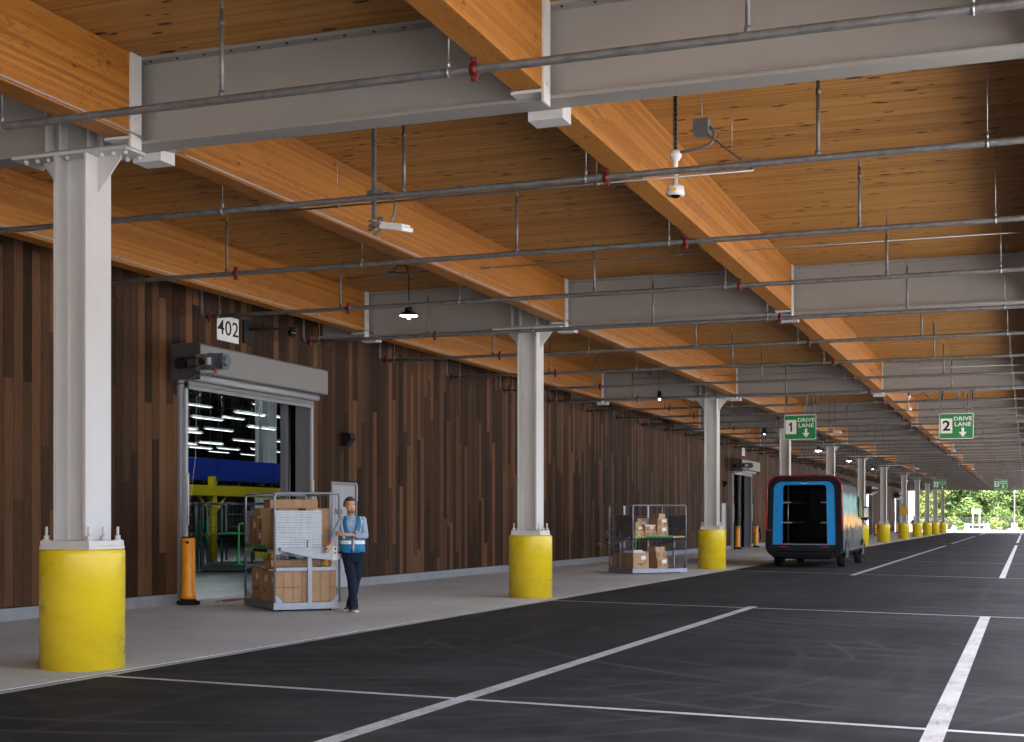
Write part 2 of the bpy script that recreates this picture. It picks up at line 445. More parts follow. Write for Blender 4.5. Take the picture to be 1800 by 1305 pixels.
# ------------------------------------------------------------------ mesh helpers
class MB:
    def __init__(s):
        s.v = []; s.f = []; s.sm = []; s.mi = []
        s.cur = 0
    def add(s, vs, fs, smooth=False):
        b = len(s.v)
        s.v += [tuple(v) for v in vs]
        s.f += [tuple(i + b for i in f) for f in fs]
        s.sm += [smooth] * len(fs)
        s.mi += [s.cur] * len(fs)
        return s
    def box(s, x0, x1, y0, y1, z0, z1):
        vs = [(x, y, z) for z in (z0, z1) for y in (y0, y1) for x in (x0, x1)]
        return s.add(vs, [(0, 2, 3, 1), (4, 5, 7, 6), (0, 1, 5, 4), (2, 6, 7, 3), (0, 4, 6, 2), (1, 3, 7, 5)])
    def bev(s, x0, x1, y0, y1, z0, z1, b=0.01):
        """box with chamfered edges"""
        bm = bmesh.new()
        bmesh.ops.create_cube(bm, size=1)
        for v in bm.verts:
            v.co = Vector(((x0 + x1) / 2 + v.co.x * (x1 - x0), (y0 + y1) / 2 + v.co.y * (y1 - y0), (z0 + z1) / 2 + v.co.z * (z1 - z0)))
        bmesh.ops.bevel(bm, geom=bm.edges[:], offset=b, segments=2, affect='EDGES', profile=0.6)
        bm.verts.index_update()
        s.add([v.co[:] for v in bm.verts], [[v.index for v in f.verts] for f in bm.faces])
        bm.free()
        return s
    def frame(s, d):
        d = Vector(d).normalized()
        a = Vector((0, 0, 1)) if abs(d.z) < 0.9 else Vector((1, 0, 0))
        u = d.cross(a).normalized()
        return u, d.cross(u).normalized()
    def cyl(s, p0, p1, r, n=10, r1=None, caps=True):
        p0, p1 = Vector(p0), Vector(p1)
        u, w = s.frame(p1 - p0)
        r1 = r if r1 is None else r1
        vs = []
        for p, q in ((p0, r), (p1, r1)):
            for i in range(n):
                a = 2 * math.pi * i / n
                vs.append(p + u * math.cos(a) * q + w * math.sin(a) * q)
        s.add(vs, [(i, (i + 1) % n, n + (i + 1) % n, n + i) for i in range(n)], True)
        if caps:
            b = len(s.v) - 2 * n
            s.f += [tuple(b + i for i in reversed(range(n))), tuple(b + n + i for i in range(n))]
            s.sm += [False, False]; s.mi += [s.cur] * 2
        return s
    def tube(s, pts, r, n=8, caps=True):
        pts = [Vector(p) for p in pts]
        vs = []
        rs = r if isinstance(r, (list, tuple)) else [r] * len(pts)
        u = None
        for i, p in enumerate(pts):
            d = (pts[min(i + 1, len(pts) - 1)] - pts[max(i - 1, 0)])
            if d.length < 1e-9: d = Vector((0, 0, 1))
            d.normalize()
            if u is None:
                u, w = s.frame(d)
            else:
                u = (u - d * u.dot(d))
                u = u.normalized() if u.length > 1e-6 else s.frame(d)[0]
                w = d.cross(u)
            for k in range(n):
                a = 2 * math.pi * k / n
                vs.append(p + u * math.cos(a) * rs[i] + w * math.sin(a) * rs[i])
        m = len(pts)
        fs = [(i * n + k, i * n + (k + 1) % n, (i + 1) * n + (k + 1) % n, (i + 1) * n + k) for i in range(m - 1) for k in range(n)]
        s.add(vs, fs, True)
        if caps:
            b = len(s.v) - m * n
            s.f += [tuple(b + k for k in reversed(range(n))), tuple(b + (m - 1) * n + k for k in range(n))]
            s.sm += [False, False]; s.mi += [s.cur] * 2
        return s
    def loft(s, rings, caps=True, smooth=True):
        n = len(rings[0])
        vs = [p for r_ in rings for p in r_]
        m = len(rings)
        s.add(vs, [(i * n + k, i * n + (k + 1) % n, (i + 1) * n + (k + 1) % n, (i + 1) * n + k) for i in range(m - 1) for k in range(n)], smooth)
        if caps:
            b = len(s.v) - m * n
            s.f += [tuple(b + k for k in reversed(range(n))), tuple(b + (m - 1) * n + k for k in range(n))]
            s.sm += [False, False]; s.mi += [s.cur] * 2
        return s
    def lathe(s, prof, n=24, c=(0, 0, 0)):
        rings = [[(c[0] + r * math.cos(2 * math.pi * k / n), c[1] + r * math.sin(2 * math.pi * k / n), c[2] + z) for k in range(n)] for r, z in prof]
        return s.loft(rings)
    def prism(s, poly, axis, a, b):
        """extrude a 2D polygon; axis 0: poly in (y,z); 1: (x,z); 2: (x,y)"""
        def P(q, t):
            return ((t, q[0], q[1]), (q[0], t, q[1]), (q[0], q[1], t))[axis]
        n = len(poly)
        vs = [P(q, a) for q in poly] + [P(q, b) for q in poly]
        return s.add(vs, [tuple(reversed(range(n))), tuple(range(n, 2 * n))] + [(i, (i + 1) % n, n + (i + 1) % n, n + i) for i in range(n)])
    def sphere(s, c, rx, ry=None, rz=None, n=12, m=8):
        ry = rx if ry is None else ry; rz = rx if rz is None else rz
        rings = []
        for j in range(m + 1):
            ph = math.pi * (j / m) - math.pi / 2
            q = max(math.cos(ph), 0.02)
            rings.append([(c[0] + rx * q * math.cos(2 * math.pi * k / n), c[1] + ry * q * math.sin(2 * math.pi * k / n), c[2] + rz * math.sin(ph)) for k in range(n)])
        return s.loft(rings)
    def mesh(s, name, mats):
        me = bpy.data.meshes.new(name)
        me.from_pydata(s.v, [], s.f)
        me.polygons.foreach_set('use_smooth', s.sm)
        me.polygons.foreach_set('material_index', s.mi)
        for q in (mats if isinstance(mats, (list, tuple)) else [mats]):
            me.materials.append(M[q])
        me.update()
        bm = bmesh.new(); bm.from_mesh(me)
        bmesh.ops.recalc_face_normals(bm, faces=bm.faces)
        bm.to_mesh(me); bm.free()
        return me
    def build(s, name, mats, parent=None, loc=None, rot=None, kind=None):
        return link(name, s.mesh(name, mats), parent, loc, rot, kind)

def link(name, me, parent=None, loc=None, rot=None, kind=None):
    o = bpy.data.objects.new(name, me)
    COL.objects.link(o)
    if parent: o.parent = parent
    if loc is not None: o.location = loc
    if rot is not None: o.rotation_euler = rot
    if kind: o['kind'] = kind
    return o
def tag(o, label, cat, group=None, kind=None):
    o['label'] = label
    o['category'] = cat
    if group: o['group'] = group
    if kind: o['kind'] = kind
    return o
def thing(name, label, cat, loc=(0, 0, 0), rot=(0, 0, 0), group=None):
    o = bpy.data.objects.new(name, None)
    o.empty_display_size = 0.2
    COL.objects.link(o)
    o.location = loc; o.rotation_euler = rot
    return tag(o, label, cat, group)
KIDS = {}
def kids(o):
    return [c for c in o.children]
def copy_tree(o, parent=None):
    c = o.copy()
    COL.objects.link(c)
    c.parent = parent
    for ch in kids(o):
        copy_tree(ch, c)
    return c
def text(name, body, size, mat, parent, loc, rot, align='CENTER', sx=1.0, extrude=0.002, bold=0.0):
    cu = bpy.data.curves.new(name, 'FONT')
    cu.body = body
    cu.size = size
    cu.align_x = align
    cu.align_y = 'CENTER'
    cu.extrude = extrude
    cu.offset = bold
    cu.space_character = 1.05
    cu.resolution_u = 4
    cu.materials.append(M[mat])
    tmp = bpy.data.objects.new(name, cu)
    COL.objects.link(tmp)
    bpy.context.view_layer.update()
    me = bpy.data.meshes.new_from_object(tmp.evaluated_get(bpy.context.evaluated_depsgraph_get()))
    bpy.data.objects.remove(tmp)
    o = bpy.data.objects.new(name, me)
    COL.objects.link(o)
    o['kind'] = 'stuff'
    o.parent = parent
    o.location = loc; o.rotation_euler = rot
    o.scale = (sx, 1, 1)
    return o
ORD = ['first', 'second', 'third', 'fourth', 'fifth', 'sixth', 'seventh', 'eighth', 'ninth', 'tenth', 'eleventh', 'twelfth', 'thirteenth',
       'fourteenth', 'fifteenth', 'sixteenth', 'seventeenth', 'eighteenth', 'nineteenth', 'twentieth']
TENS = {2: 'twenty', 3: 'thirty', 4: 'forty', 5: 'fifty'}
def ordn(i):
    n = i + 1
    if n <= 20: return ORD[i]
    t, u = divmod(n, 10)
    if u == 0: return {3: 'thirtieth', 4: 'fortieth', 5: 'fiftieth'}[t]
    return TENS[t] + '-' + ORD[u - 1]

# ------------------------------------------------------------------ key dimensions (metres)
XC = -9.0                                   # column line
XW = -13.6                                  # face of the timber wall
XK = -8.45                                  # edge of the concrete walk
COLY = [11.75, 25.35, 41.85, 55.5, 69.1, 82.5, 95.8, 112.0, 126.0, 139.0, 151.5, 165.0]
GIRY = [-1.9] + COLY
Y_END = 176.0
X_END = 2.6
Y_BEG = -24.0
ZD = 6.06                                   # underside of the deck
ZB = 5.25                                   # underside of the glulam beams
BX = [-12.40, -8.20, -3.95, 0.30]           # right-hand faces of the beams
BW = 0.27
def z_walk(x): return 0.06 * (XK - x) / (XK - XW)
def z_road(x): return -0.0155 * (x - XK) - 0.004

# ------------------------------------------------------------------ ground, walk, road
def sheet(name, mat, xs, ys, zf, kind='structure'):
    mb = MB()
    vs = [(x, y, zf(x, y)) for y in ys for x in xs]
    n = len(xs)
    fs = [(j * n + i, j * n + i + 1, (j + 1) * n + i + 1, (j + 1) * n + i) for j in range(len(ys) - 1) for i in range(n - 1)]
    mb.add(vs, fs)
    o = mb.build(name, mat)
    o['kind'] = kind
    return o
sheet('ground', 'pale_ground', [-900, -60, -14.5, X_END + 1, 60, 900], [-900, -60, Y_END + 2, 240, 1500], lambda x, y: -0.45)
sheet('road', 'asphalt', [XK, -4, 0, 4, X_END + 1.5], [-44, 0, 40, 120, Y_END + 3], lambda x, y: z_road(x))
sheet('apron', 'pale_ground', [-40, XK, 0, X_END + 1.5, 70], [Y_END + 3.0, 214, 260], lambda x, y: -0.06)
sheet('side_yard', 'yard_asphalt', [X_END + 1.5, 70], [-90, Y_END + 3.0], lambda x, y: -0.25)
sheet('forecourt', 'yard_asphalt', [-60, X_END + 1.5], [-90, -44], lambda x, y: -0.2)

walk = thing('walkway', 'pale concrete walkway', 'walkway'); del walk['category']; walk['kind'] = 'structure'; del walk['label']
joints = [-44, -34, -24, -14, -4, 4.5, 11.3, 18.2, 24.9, 31.5, 41.2, 48, 55, 62, 69, 76, 83, 96, 112, 126, 139, 152, Y_END + 3]
for i in range(len(joints) - 1):
    y0, y1 = joints[i] + 0.006, joints[i + 1] - 0.006
    mb = MB()
    x0, x1 = XW - 0.3, XK - 0.012
    mb.prism([(x0, -0.3), (x1, -0.3), (x1, 0.0), (x0, z_walk(x0))], 1, y0, y1)
    mb.build('slab', 'concrete', walk)
MB().prism([(XW - 0.3, -0.32), (XK - 0.004, -0.32), (XK - 0.004, -0.02), (XW - 0.3, 0.02)], 1, -44, Y_END + 3).build('slab_bed', 'black', walk)

def road_line(label, x0, x1, y0, y1):
    mb = MB()
    nx = max(1, int((x1 - x0) / 1.0)); ny = max(1, int((y1 - y0) / 4.0))
    xs = [x0 + (x1 - x0) * i / nx for i in range(nx + 1)]
    vs = []
    for y in (y0, y1):
        for x in xs:
            vs.append((x, y, z_road(x) + 0.004))
    n = len(xs)
    mb.add(vs, [(i, i + 1, n + i + 1, n + i) for i in range(n - 1)])
    o = mb.build('road_line', 'road_paint')
    tag(o, label, 'road marking', 'white lines painted on the asphalt', 'structure')
    del o['category']
road_line('thin white edge line along the concrete walkway', XK + 0.05, XK + 0.15, -14, Y_END)
cross = [11.22, 24.6, 40.95, 54.6, 68.2, 81.6, 94.9, 111.1, 125.1, 138.1]
def cross_line(i, y):
    mb = MB()
    xs = [XK + 0.15, -6, -4.66 + 0.0, -2, 0, X_END]
    vs = [(x, yy, z_road(x) + 0.0045) for yy in (y - 0.05, y + 0.05) for x in xs]
    n = len(xs)
    mb.add(vs, [(k, k + 1, n + k + 1, n + k) for k in range(n - 1)])
    o = mb.build('road_line', 'road_paint')
    tag(o, 'white line across the lanes, %s from the camera' % ORD[i], 'road marking', 'white lines painted on the asphalt', 'structure')
    del o['category']
for i, y in enumerate(cross): cross_line(i, y)
for i, (a, b) in enumerate(((-14, 25.0), (40.0, 88.0), (95, 138), (150, 172))):
    road_line('broad white lane divider stripe nearer the columns, %s stretch' % ORD[i], -4.70, -4.54, a, b)
for i, (a, b) in enumerate(((-14, 24.55), (41.0, 94), (104, 150), (158, 172))):
    road_line('broad white lane divider stripe at the picture edge, %s stretch' % ORD[i], -0.74, -0.58, a, b)

# ------------------------------------------------------------------ canopy: deck, girders, glulam beams
ceil = thing('ceiling', 'timber deck', 'ceiling'); del ceil['category']; del ceil['label']; ceil['kind'] = 'structure'
PW = 1.22
pm = MB().box(XW - 0.4, X_END, 0.003, PW - 0.003, 0, 0.12).mesh('panel', 'timber_deck')
y = Y_BEG
k = 0
while y < Y_END - 0.01:
    link('panel', pm, ceil, (0, y, ZD + (0.0 if k % 2 else 0.003)))
    y += PW; k += 1
MB().box(XW - 6, X_END + 0.25, Y_BEG - 0.2, Y_END + 0.2, ZD + 0.125, ZD + 0.55).build('roof_slab', 'grey_steel', ceil)
MB().box(X_END + 0.0, X_END + 0.25, Y_BEG - 0.2, Y_END + 0.2, ZD - 0.35, ZD + 0.125).build('fascia', 'grey_steel', ceil)

def girder():
    g = thing('steel_girder', '', 'girder')
    fw, tf, tw = 0.15, 0.032, 0.012
    zb, zt = 5.20, ZD - 0.004
    MB().box(XW + 0.1, X_END, -tw, tw, zb + tf, zt - tf).build('web', 'grey_steel', g)
    MB().bev(XW + 0.1, X_END, -fw, fw, zb, zb + tf, 0.004).build('bottom_flange', 'grey_steel', g)
    MB().box(XW + 0.1, X_END, -fw, fw, zt - tf, zt).build('top_flange', 'grey_steel', g)
    mb = MB()
    x = XW + 0.3
    while x < X_END:
        mb.cyl((x, -fw + 0.05, zt - tf - 0.008), (x, -fw + 0.05, zt - tf), 0.014, 6)
        x += 0.305
    mb.build('screw_row', 'black', g, kind='stuff')
    for dx in (-0.34, -0.17, 0.17, 0.34):
        MB().box(XC + dx - 0.008, XC + dx + 0.008, -fw + 0.01, -tw - 0.001, zb + tf + 0.001, zt - tf - 0.001).build('stiffener', 'white_steel', g)
    for bx in BX:
        # welded side plate that takes the beam on the near side, and the seat that carries the next beam beyond
        pl = MB().box(bx - 0.004, bx + 0.018, -0.33, -fw - 0.004, 5.13, ZD - 0.006).build('side_plate', 'white_steel', g)
        for zz in (5.30, 5.42):
            MB().cyl((bx + 0.0185, -0.25, zz), (bx + 0.034, -0.25, zz), 0.018, 8).build('bolt', 'white_steel', pl)
        MB().bev(bx - BW - 0.02, bx + 0.016, -0.33, -fw - 0.004, 5.215, 5.243, 0.003).build('near_seat', 'white_steel', g)
        st = MB()
        st.box(bx - BW - 0.03, bx + 0.03, 0.16, 0.40, 5.115, 5.135)
        st.box(bx + 0.012, bx + 0.03, 0.16, 0.40, 5.135, 5.40)
        st.box(bx - BW - 0.03, bx + 0.03, 0.152, 0.16, 5.115, 5.199)
        st.build('beam_seat', 'white_steel', g)
    return g
g0 = girder()
for i, gy in enumerate(GIRY):
    g = g0 if i == 0 else copy_tree(g0)
    g.location = (0, gy, 0)
    if i == 0:
        tag(g, 'pale grey steel girder overhead behind the camera, out of the picture', 'girder', 'steel girders of the canopy')
    else:
        tag(g, 'pale grey steel girder across the canopy over the %s yellow-based column' % ORD[i - 1], 'girder', 'steel girders of the canopy')

LINES = ['next to the timber wall', 'just beside the columns', 'over the drive lanes', 'at the picture edge']
def beam(ix, y0, y1, label):
    bx = BX[ix]
    ln = y1 - y0
    b = tag(MB().bev(bx - BW, bx, 0, ln, ZB, ZD - 0.003, 0.006).build('timber_beam', 'glulam', loc=(0, y0, 0)), label, 'beam', 'glulam beams of the canopy')
    return b
for ix in range(4):
    for i in range(len(GIRY)):
        y0 = GIRY[i] + 0.165
        y1 = (GIRY[i + 1] - 0.16) if i + 1 < len(GIRY) else Y_END - 0.1
        lab = ('orange glulam beam %s, bay nearest the camera' % LINES[ix]) if i == 0 else \
            'orange glulam beam %s, in the %s bay beyond the first girder' % (LINES[ix], ORD[i - 1])
        beam(ix, y0, y1, lab)

# ------------------------------------------------------------------ columns
def column():
    c = thing('steel_column', '', 'column')
    ped = MB().lathe([(0.42, -0.02), (0.42, 1.15), (0.417, 1.19), (0.410, 1.20), (0.02, 1.20)], 48).build('pedestal', 'yellow_paint', c)
    MB().bev(-0.30, 0.30, -0.29, 0.29, 1.201, 1.235, 0.004).build('grout_pad', 'white_steel', c)
    bp = MB().bev(-0.295, 0.295, -0.285, 0.285, 1.236, 1.29, 0.004).build('base_plate', 'white_steel', c)
    for sx in (-1, 1):
        for sy in (-1, 0, 1):
            mb = MB()
            x, y = sx * 0.255, sy * 0.235
            mb.cyl((x, y, 1.291), (x, y, 1.302), 0.042, 10)
            mb.cyl((x, y, 1.302), (x, y, 1.342), 0.028, 6)
            mb.cyl((x, y, 1.342), (x, y, 1.43), 0.014, 8)
            mb.build('anchor_bolt', 'white_steel', bp)
    hx, hy, tf, tw = 0.195, 0.205, 0.030, 0.018
    sh = MB()
    r = 0.03
    prof = [(-hx, -hy), (-hx + tf, -hy), (-hx + tf, -tw - r), (-hx + tf + r * 0.3, -tw - r * 0.3), (-hx + tf + r, -tw),
            (hx - tf - r, -tw), (hx - tf - r * 0.3, -tw - r * 0.3), (hx - tf, -tw - r), (hx - tf, -hy), (hx, -hy)]
    prof = prof + [(x, -y) for x, y in reversed(prof)]
    sh.prism(prof, 2, 1.291, 5.165)
    sh.build('shaft', 'white_steel', c)
    cp = MB().bev(-0.72, 0.66, -0.20, 0.20, 5.166, 5.198, 0.004).build('cap_plate', 'white_steel', c)
    for x in (-0.60, -0.46, -0.32, -0.09, 0.09, 0.32, 0.46, 0.60):
        for y in (-0.12, 0.12):
            mb = MB()
            mb.cyl((x, y, 5.128), (x, y, 5.165), 0.024, 6)
            mb.build('bolt', 'white_steel', cp)
    for sx in (-1, 1):
        MB().prism([(sx * (hx + 0.001), 5.163), (sx * (hx + 0.27), 5.163), (sx * (hx + 0.27), 5.13), (sx * (hx + 0.001), 4.80)], 1, -0.010, 0.010).build('gusset', 'white_steel', c)
    return c
c0 = column()
SIDE = ['nearest the camera, widest in the picture', 'second from the camera, right of the man', 'third from the camera, beyond the far cart',
        'fourth from the camera, rising behind the van', 'fifth from the camera, rising over the van roof', 'sixth from the camera, behind the van mirror']
for i, cy in enumerate(COLY):
    c = c0 if i == 0 else copy_tree(c0)
    c.location = (XC, cy, 0)
    tag(c, 'white steel column on round yellow base, ' + (SIDE[i] if i < 6 else '%s from the camera' % ORD[i]), 'column', 'white columns along the walkway')

# ------------------------------------------------------------------ timber wall with doors
DOORS = [(20.40, 24.95, 3.80), (67.7, 72.6, 3.80), (128.0, 133.2, 3.80), (156.5, 162, 3.80)]    # y0, y1, head height
PDOORS = [(25.88, 27.06, 2.30), (65.3, 66.4, 2.30)]
wall = tag(thing('timber_wall', '', 'wall'), 'long wall of dark stained vertical planks behind the walkway', 'wall')
WY0, WY1 = -42.0, Y_END
WZ0, WZ1 = 0.25, ZD - 0.01
def gaps(y):
    for a, b, h in DOORS:
        if a - 0.09 < y < b + 0.09: return h + 0.28
    for a, b, h in PDOORS:
        if a < y < b: return h + 0.02
    return None
PIT = 0.198
strips = []
y = WY0
rw = random.Random(11)
pieces = []
while y < WY1:
    yc = y + PIT / 2
    g = gaps(yc)
    z0 = g if g else WZ0
    cuts = [z0]
    z = z0 + rw.uniform(0.3, 3.4)
    while z < WZ1 - 0.4:
        cuts.append(z); z += rw.uniform(2.0, 4.3)
    cuts.append(WZ1)
    for a, b in zip(cuts, cuts[1:]):
        pieces.append((y, a, b, rw.uniform(0.018, 0.026)))
    y += PIT
pieces_in = [p for p in pieces if p[0] >= 14.8]
ind = set(id(p) for p in pieces_in[:300])
pcache = {}
stf = MB()
for p in pieces:
    y, a, b, th = p
    w = PIT - 0.007
    if id(p) in ind:
        mb = MB().box(XW - 0.02, XW - 0.026 + th, 0, w, a + 0.002, b - 0.002)
        mb.build('plank', 'stained_plank', wall, (0, y, 0))
    else:
        stf.box(XW - 0.02, XW - 0.026 + th, y, y + w, a + 0.002, b - 0.002)
stf.build('far_planks', 'stained_plank', wall, kind='stuff')
# backing behind the planks, with the openings left clear
bk = MB()
edges = sorted([(a - 0.09, b + 0.09, h + 0.28) for a, b, h in DOORS] + [(a, b, h + 0.02) for a, b, h in PDOORS])
yy = WY0
for a, b, h in edges:
    bk.box(XW - 0.30, XW - 0.023, yy, a, -0.05, WZ1)
    bk.box(XW - 0.30, XW - 0.023, a + 0.001, b - 0.001, h, WZ1)
    yy = b
bk.box(XW - 0.30, XW - 0.023, yy, WY1, -0.05, WZ1)
bk.build('backing', 'black', wall)
yy = WY0
for a, b, h in edges + [(WY1, None, None)]:
    y0 = yy
    while y0 < a - 0.05:
        y1 = min(y0 + 3.2, a)
        if a - y1 < 0.5: y1 = a
        MB().bev(XW - 0.022, XW + 0.012, y0 + 0.003, y1 - 0.003, -0.02, WZ0 - 0.012, 0.004).build('concrete_base', 'concrete_base', wall)
        y0 = y1
    yy = b

def dock_door(i, y0, y1, h):
    labs = ['open roll-up dock doorway with grey hood under the 402 sign', 'open dock doorway with grey hood beyond the third column',
            'far dock doorway seen past the van mirror', 'farthest dock doorway near the end of the wall']
    d = thing('dock_door', labs[i], 'doorway', (XW, y0, 0), group='roll-up dock doors in the timber wall')
    w = y1 - y0
    zt = z_walk(XW)
    for s, a, b in (('near', -0.10, 0.03), ('far', w - 0.03, w + 0.10)):
        f = MB()
        f.bev(-0.30, 0.05, a, b, zt - 0.03, h + 0.10, 0.006)
        fo = f.build('side_frame', 'frame_grey', d)
        q = MB()
        ys = 0.045 if s == 'near' else w - 0.045
        q.box(0.052, 0.10, ys - 0.045, ys + 0.03, zt, h - 0.05)
        q.build('guide_rail', 'door_grey', fo)
        t = MB()
        t.cyl((0.115, ys, zt + 1.35), (0.115, ys, 2.3), 0.02, 8)
        t.build('weather_tube', 'white_plastic', fo)
        t2 = MB()
        zz = zt + 0.3
        while zz < h:
            t2.cyl((0.05, (a + b) / 2, zz), (0.057, (a + b) / 2, zz), 0.012, 6)
            zz += 0.42
        t2.build('rivet_row', 'galv_bright', fo, kind='stuff')
    MB().bev(-0.30, 0.03, -0.1, w + 0.1, h + 0.101, h + 0.275, 0.004).build('head_frame', 'frame_grey', d)
    # rolled curtain peeping out under the hood: a bottom bar and a few slats
    for kk in range(3):
        MB().bev(0.10, 0.125, 0.06, w - 0.06, h + 0.01 + kk * 0.085, h + 0.09 + kk * 0.085, 0.006).build('slat', 'hood_grey', d)
    MB().cyl((0.30, 0.02, h + 0.13), (0.30, w - 0.22, h + 0.13), 0.06, 16).build('roller_tube', 'door_grey', d)
    MB().bev(0.09, 0.14, 0.05, w - 0.05, h - 0.06, h + 0.005, 0.008).build('bottom_bar', 'frame_grey', d)
    hd = MB().prism([(0.02, 0.69), (0.02, 0.22), (0.555, 0.20), (0.57, 0.22), (0.57, 0.66), (0.54, 0.69)], 1, -0.285, w - 0.28).build('hood', 'hood_grey', d, (0, 0, h - 0.02))
    ep = MB().prism([(0.0, 0.70), (0.0, 0.08), (0.585, 0.08), (0.585, 0.66), (0.54, 0.70)], 1, -0.305, -0.287).build('end_plate', 'dark_plate', d, (0, 0, h - 0.02))
    mo = MB()
    mo.bev(0.56, 0.78, -0.40, -0.31, h + 0.20, h + 0.47, 0.01)
    go = mo.build('gear_bracket', 'motor_metal', d)
    for bx in (0.58, 0.76):
        for bz in (0.225, 0.445):
            MB().cyl((bx, -0.402, h + bz), (bx, -0.415, h + bz), 0.016, 6).build('bolt', 'galv_bright', go)
    MB().cyl((0.68, -0.402, h + 0.34), (0.68, -0.43, h + 0.34), 0.055, 14).build('small_sprocket', 'black', go)
    MB().cyl((0.24, -0.31, h + 0.335), (0.24, -0.40, h + 0.335), 0.095, 20).build('large_sprocket', 'black', d)
    ch = MB()
    ch.tube([(0.25, -0.38, h + 0.43), (0.68, -0.41, h + 0.395)], 0.010, 5)
    ch.tube([(0.25, -0.38, h + 0.24), (0.68, -0.41, h + 0.285)], 0.010, 5)
    ch.build('drive_chain', 'black', d)
    mt = MB()
    mt.bev(0.785, 0.90, -0.42, -0.20, h + 0.20, h + 0.48, 0.012)
    for kk in range(6):
        mt.bev(0.905 + kk * 0.034, 0.925 + kk * 0.034, -0.42, -0.22, h + 0.21, h + 0.47, 0.006)
    mt.cyl((0.9, -0.32, h + 0.34), (1.14, -0.32, h + 0.34), 0.09, 14)
    mm = mt.build('motor', 'motor_blue', d)
    MB().box(0.80, 0.875, -0.424, -0.421, h + 0.28, h + 0.40).build('rating_label', 'paper', mm)
    MB().cyl((0.93, -0.35, h + 0.14), (0.93, -0.35, h + 0.2), 0.03, 8).build('cable_gland', 'cable_orange', mm)
    MB().tube([(0.02, -0.20, h + 0.0), (0.12, -0.34, h - 0.02), (0.3, -0.36, h - 0.0), (0.52, -0.36, h + 0.11), (0.75, -0.38, h + 0.12), (0.92, -0.35, h + 0.15)], 0.012, 6).build('motor_cable', 'flex_grey', d)
    # inside the opening: an insulated black panel pushed to one side
    MB().box(-0.62, -0.55, w + 0.06, w + 0.95, zt, h + 0.3).build('black_panel', 'black_curtain', d)
    MB().bev(-0.60, -0.46, w - 0.12, w - 0.02, zt, h + 0.3, 0.008).build('panel_post', 'frame_grey', d)
    MB().cyl((-0.50, w + 0.10, zt), (-0.50, w + 0.10, h), 0.018, 8).build('panel_rod', 'galv_bright', d)
    if i == 0:
        MB().tube([(0.13, 0.02, 1.36), (0.14, -0.02, 1.9), (0.16, -0.17, 2.35), (0.20, -0.2, h)], 0.004, 4).build('pull_rope', 'flex_grey', d)
        MB().tube([(0.05, 0.42, h - 0.15), (0.1, 0.30, 2.6), (0.1, 0.1, 1.6)], 0.003, 4).build('thin_rope', 'paper', d)
    return d
for i, (a, b, h) in enumerate(DOORS):
    dock_door(i, a, b, h)

def sign402(label, y, num):
    s = thing('number_sign', label, 'sign', (XW + 0.012, y, 4.95))
    MB().bev(0, 0.014, -0.36, 0.36, -0.225, 0.225, 0.003).build('board', 'sign_white', s)
    text('numerals', num, 0.375, 'black', s, (0.016, 0, 0), (R(90), 0, R(90)), sx=1.22, bold=0.002)
    return s
sign402('white board numbered 402 above the dock doorway', 21.87, '402')
sb = thing('number_sign', 'small white board high above the second dock doorway', 'sign', (XW + 0.012, 70.7, 4.98))
MB().bev(0, 0.014, -0.36, 0.36, -0.225, 0.225, 0.003).build('board', 'sign_white', sb)

def person_door(i, y0, y1, h):
    labs = ['grey personnel door lettered NO behind the man', 'narrow grey personnel door beside the third column']
    d = thing('personnel_door', labs[i], 'door', (XW, y0, 0), group='grey personnel doors in the timber wall')
    w = y1 - y0
    zt = z_walk(XW)
    fr = MB()
    fr.box(-0.10, 0.02, 0.0, 0.06, zt, h); fr.box(-0.10, 0.02, w - 0.06, w, zt, h); fr.box(-0.10, 0.02, 0.061, w - 0.061, h - 0.06, h)
    fr.build('frame', 'frame_grey', d)
    lf = MB().bev(-0.05, -0.005, 0.065, w - 0.065, zt + 0.01, h - 0.065, 0.004).build('leaf', 'door_grey', d)
    hd = MB()
    hd.cyl((-0.005, w - 0.14, 1.05), (0.05, w - 0.14, 1.05), 0.02, 10)
    hd.tube([(0.05, w - 0.14, 1.05), (0.055, w - 0.26, 1.05)], 0.011, 8)
    hd.build('handle', 'galv_bright', lf)
    for zz in (0.35, 1.2, 2.0):
        MB().cyl((0.004, 0.062, zz), (0.004, 0.062, zz + 0.11), 0.010, 6).build('hinge', 'galv_bright', lf)
    if i == 0:
        text('lettering', 'NO', 0.19, 'black', lf, (-0.002, 0.34, 1.66), (R(90), 0, R(90)), sx=1.1)
        MB().cyl((0.03, w - 0.02, 1.9), (0.03, w - 0.02, 2.25), 0.012, 6).build('contact_strip', 'white_plastic', d)
    return d
for i, (a, b, h) in enumerate(PDOORS):
    person_door(i, a, b, h)

def sconce(label, y, z):
    s = thing('wall_lamp', label, 'wall lamp', (XW, y, z), group='black wall lamps on the planks')
    MB().prism([(0.0, -0.14), (0.08, -0.14), (0.20, 0.02), (0.20, 0.10), (0.14, 0.14), (0.0, 0.14)], 1, -0.12, 0.12).build('housing', 'black', s)
    MB().prism([(0.075, -0.138), (0.083, -0.145), (0.20, 0.005), (0.195, 0.02)], 1, -0.10, 0.10).build('lens', 'glass_dark', s)
sconce('black wedge wall lamp above the grey personnel door', 26.5, 3.2)
sconce('black wedge wall lamp left of the second dock doorway', 65.9, 3.22)
sconce('black wedge wall lamp beyond the van mirror', 125.5, 3.2)
hb = thing('hose_bib', 'small metal hose tap on the planks left of the far cart', 'tap', (XW, 45.0, 0.68))
MB().cyl((0, 0, 0), (0.09, 0, 0.0), 0.022, 8).build('spout', 'motor_metal', hb)
MB().lathe([(0.05, 0), (0.06, 0.012), (0.05, 0.024), (0.02, 0.03)], 12, (0.10, 0, 0.02)).build('wheel_handle', 'galv_bright', hb)
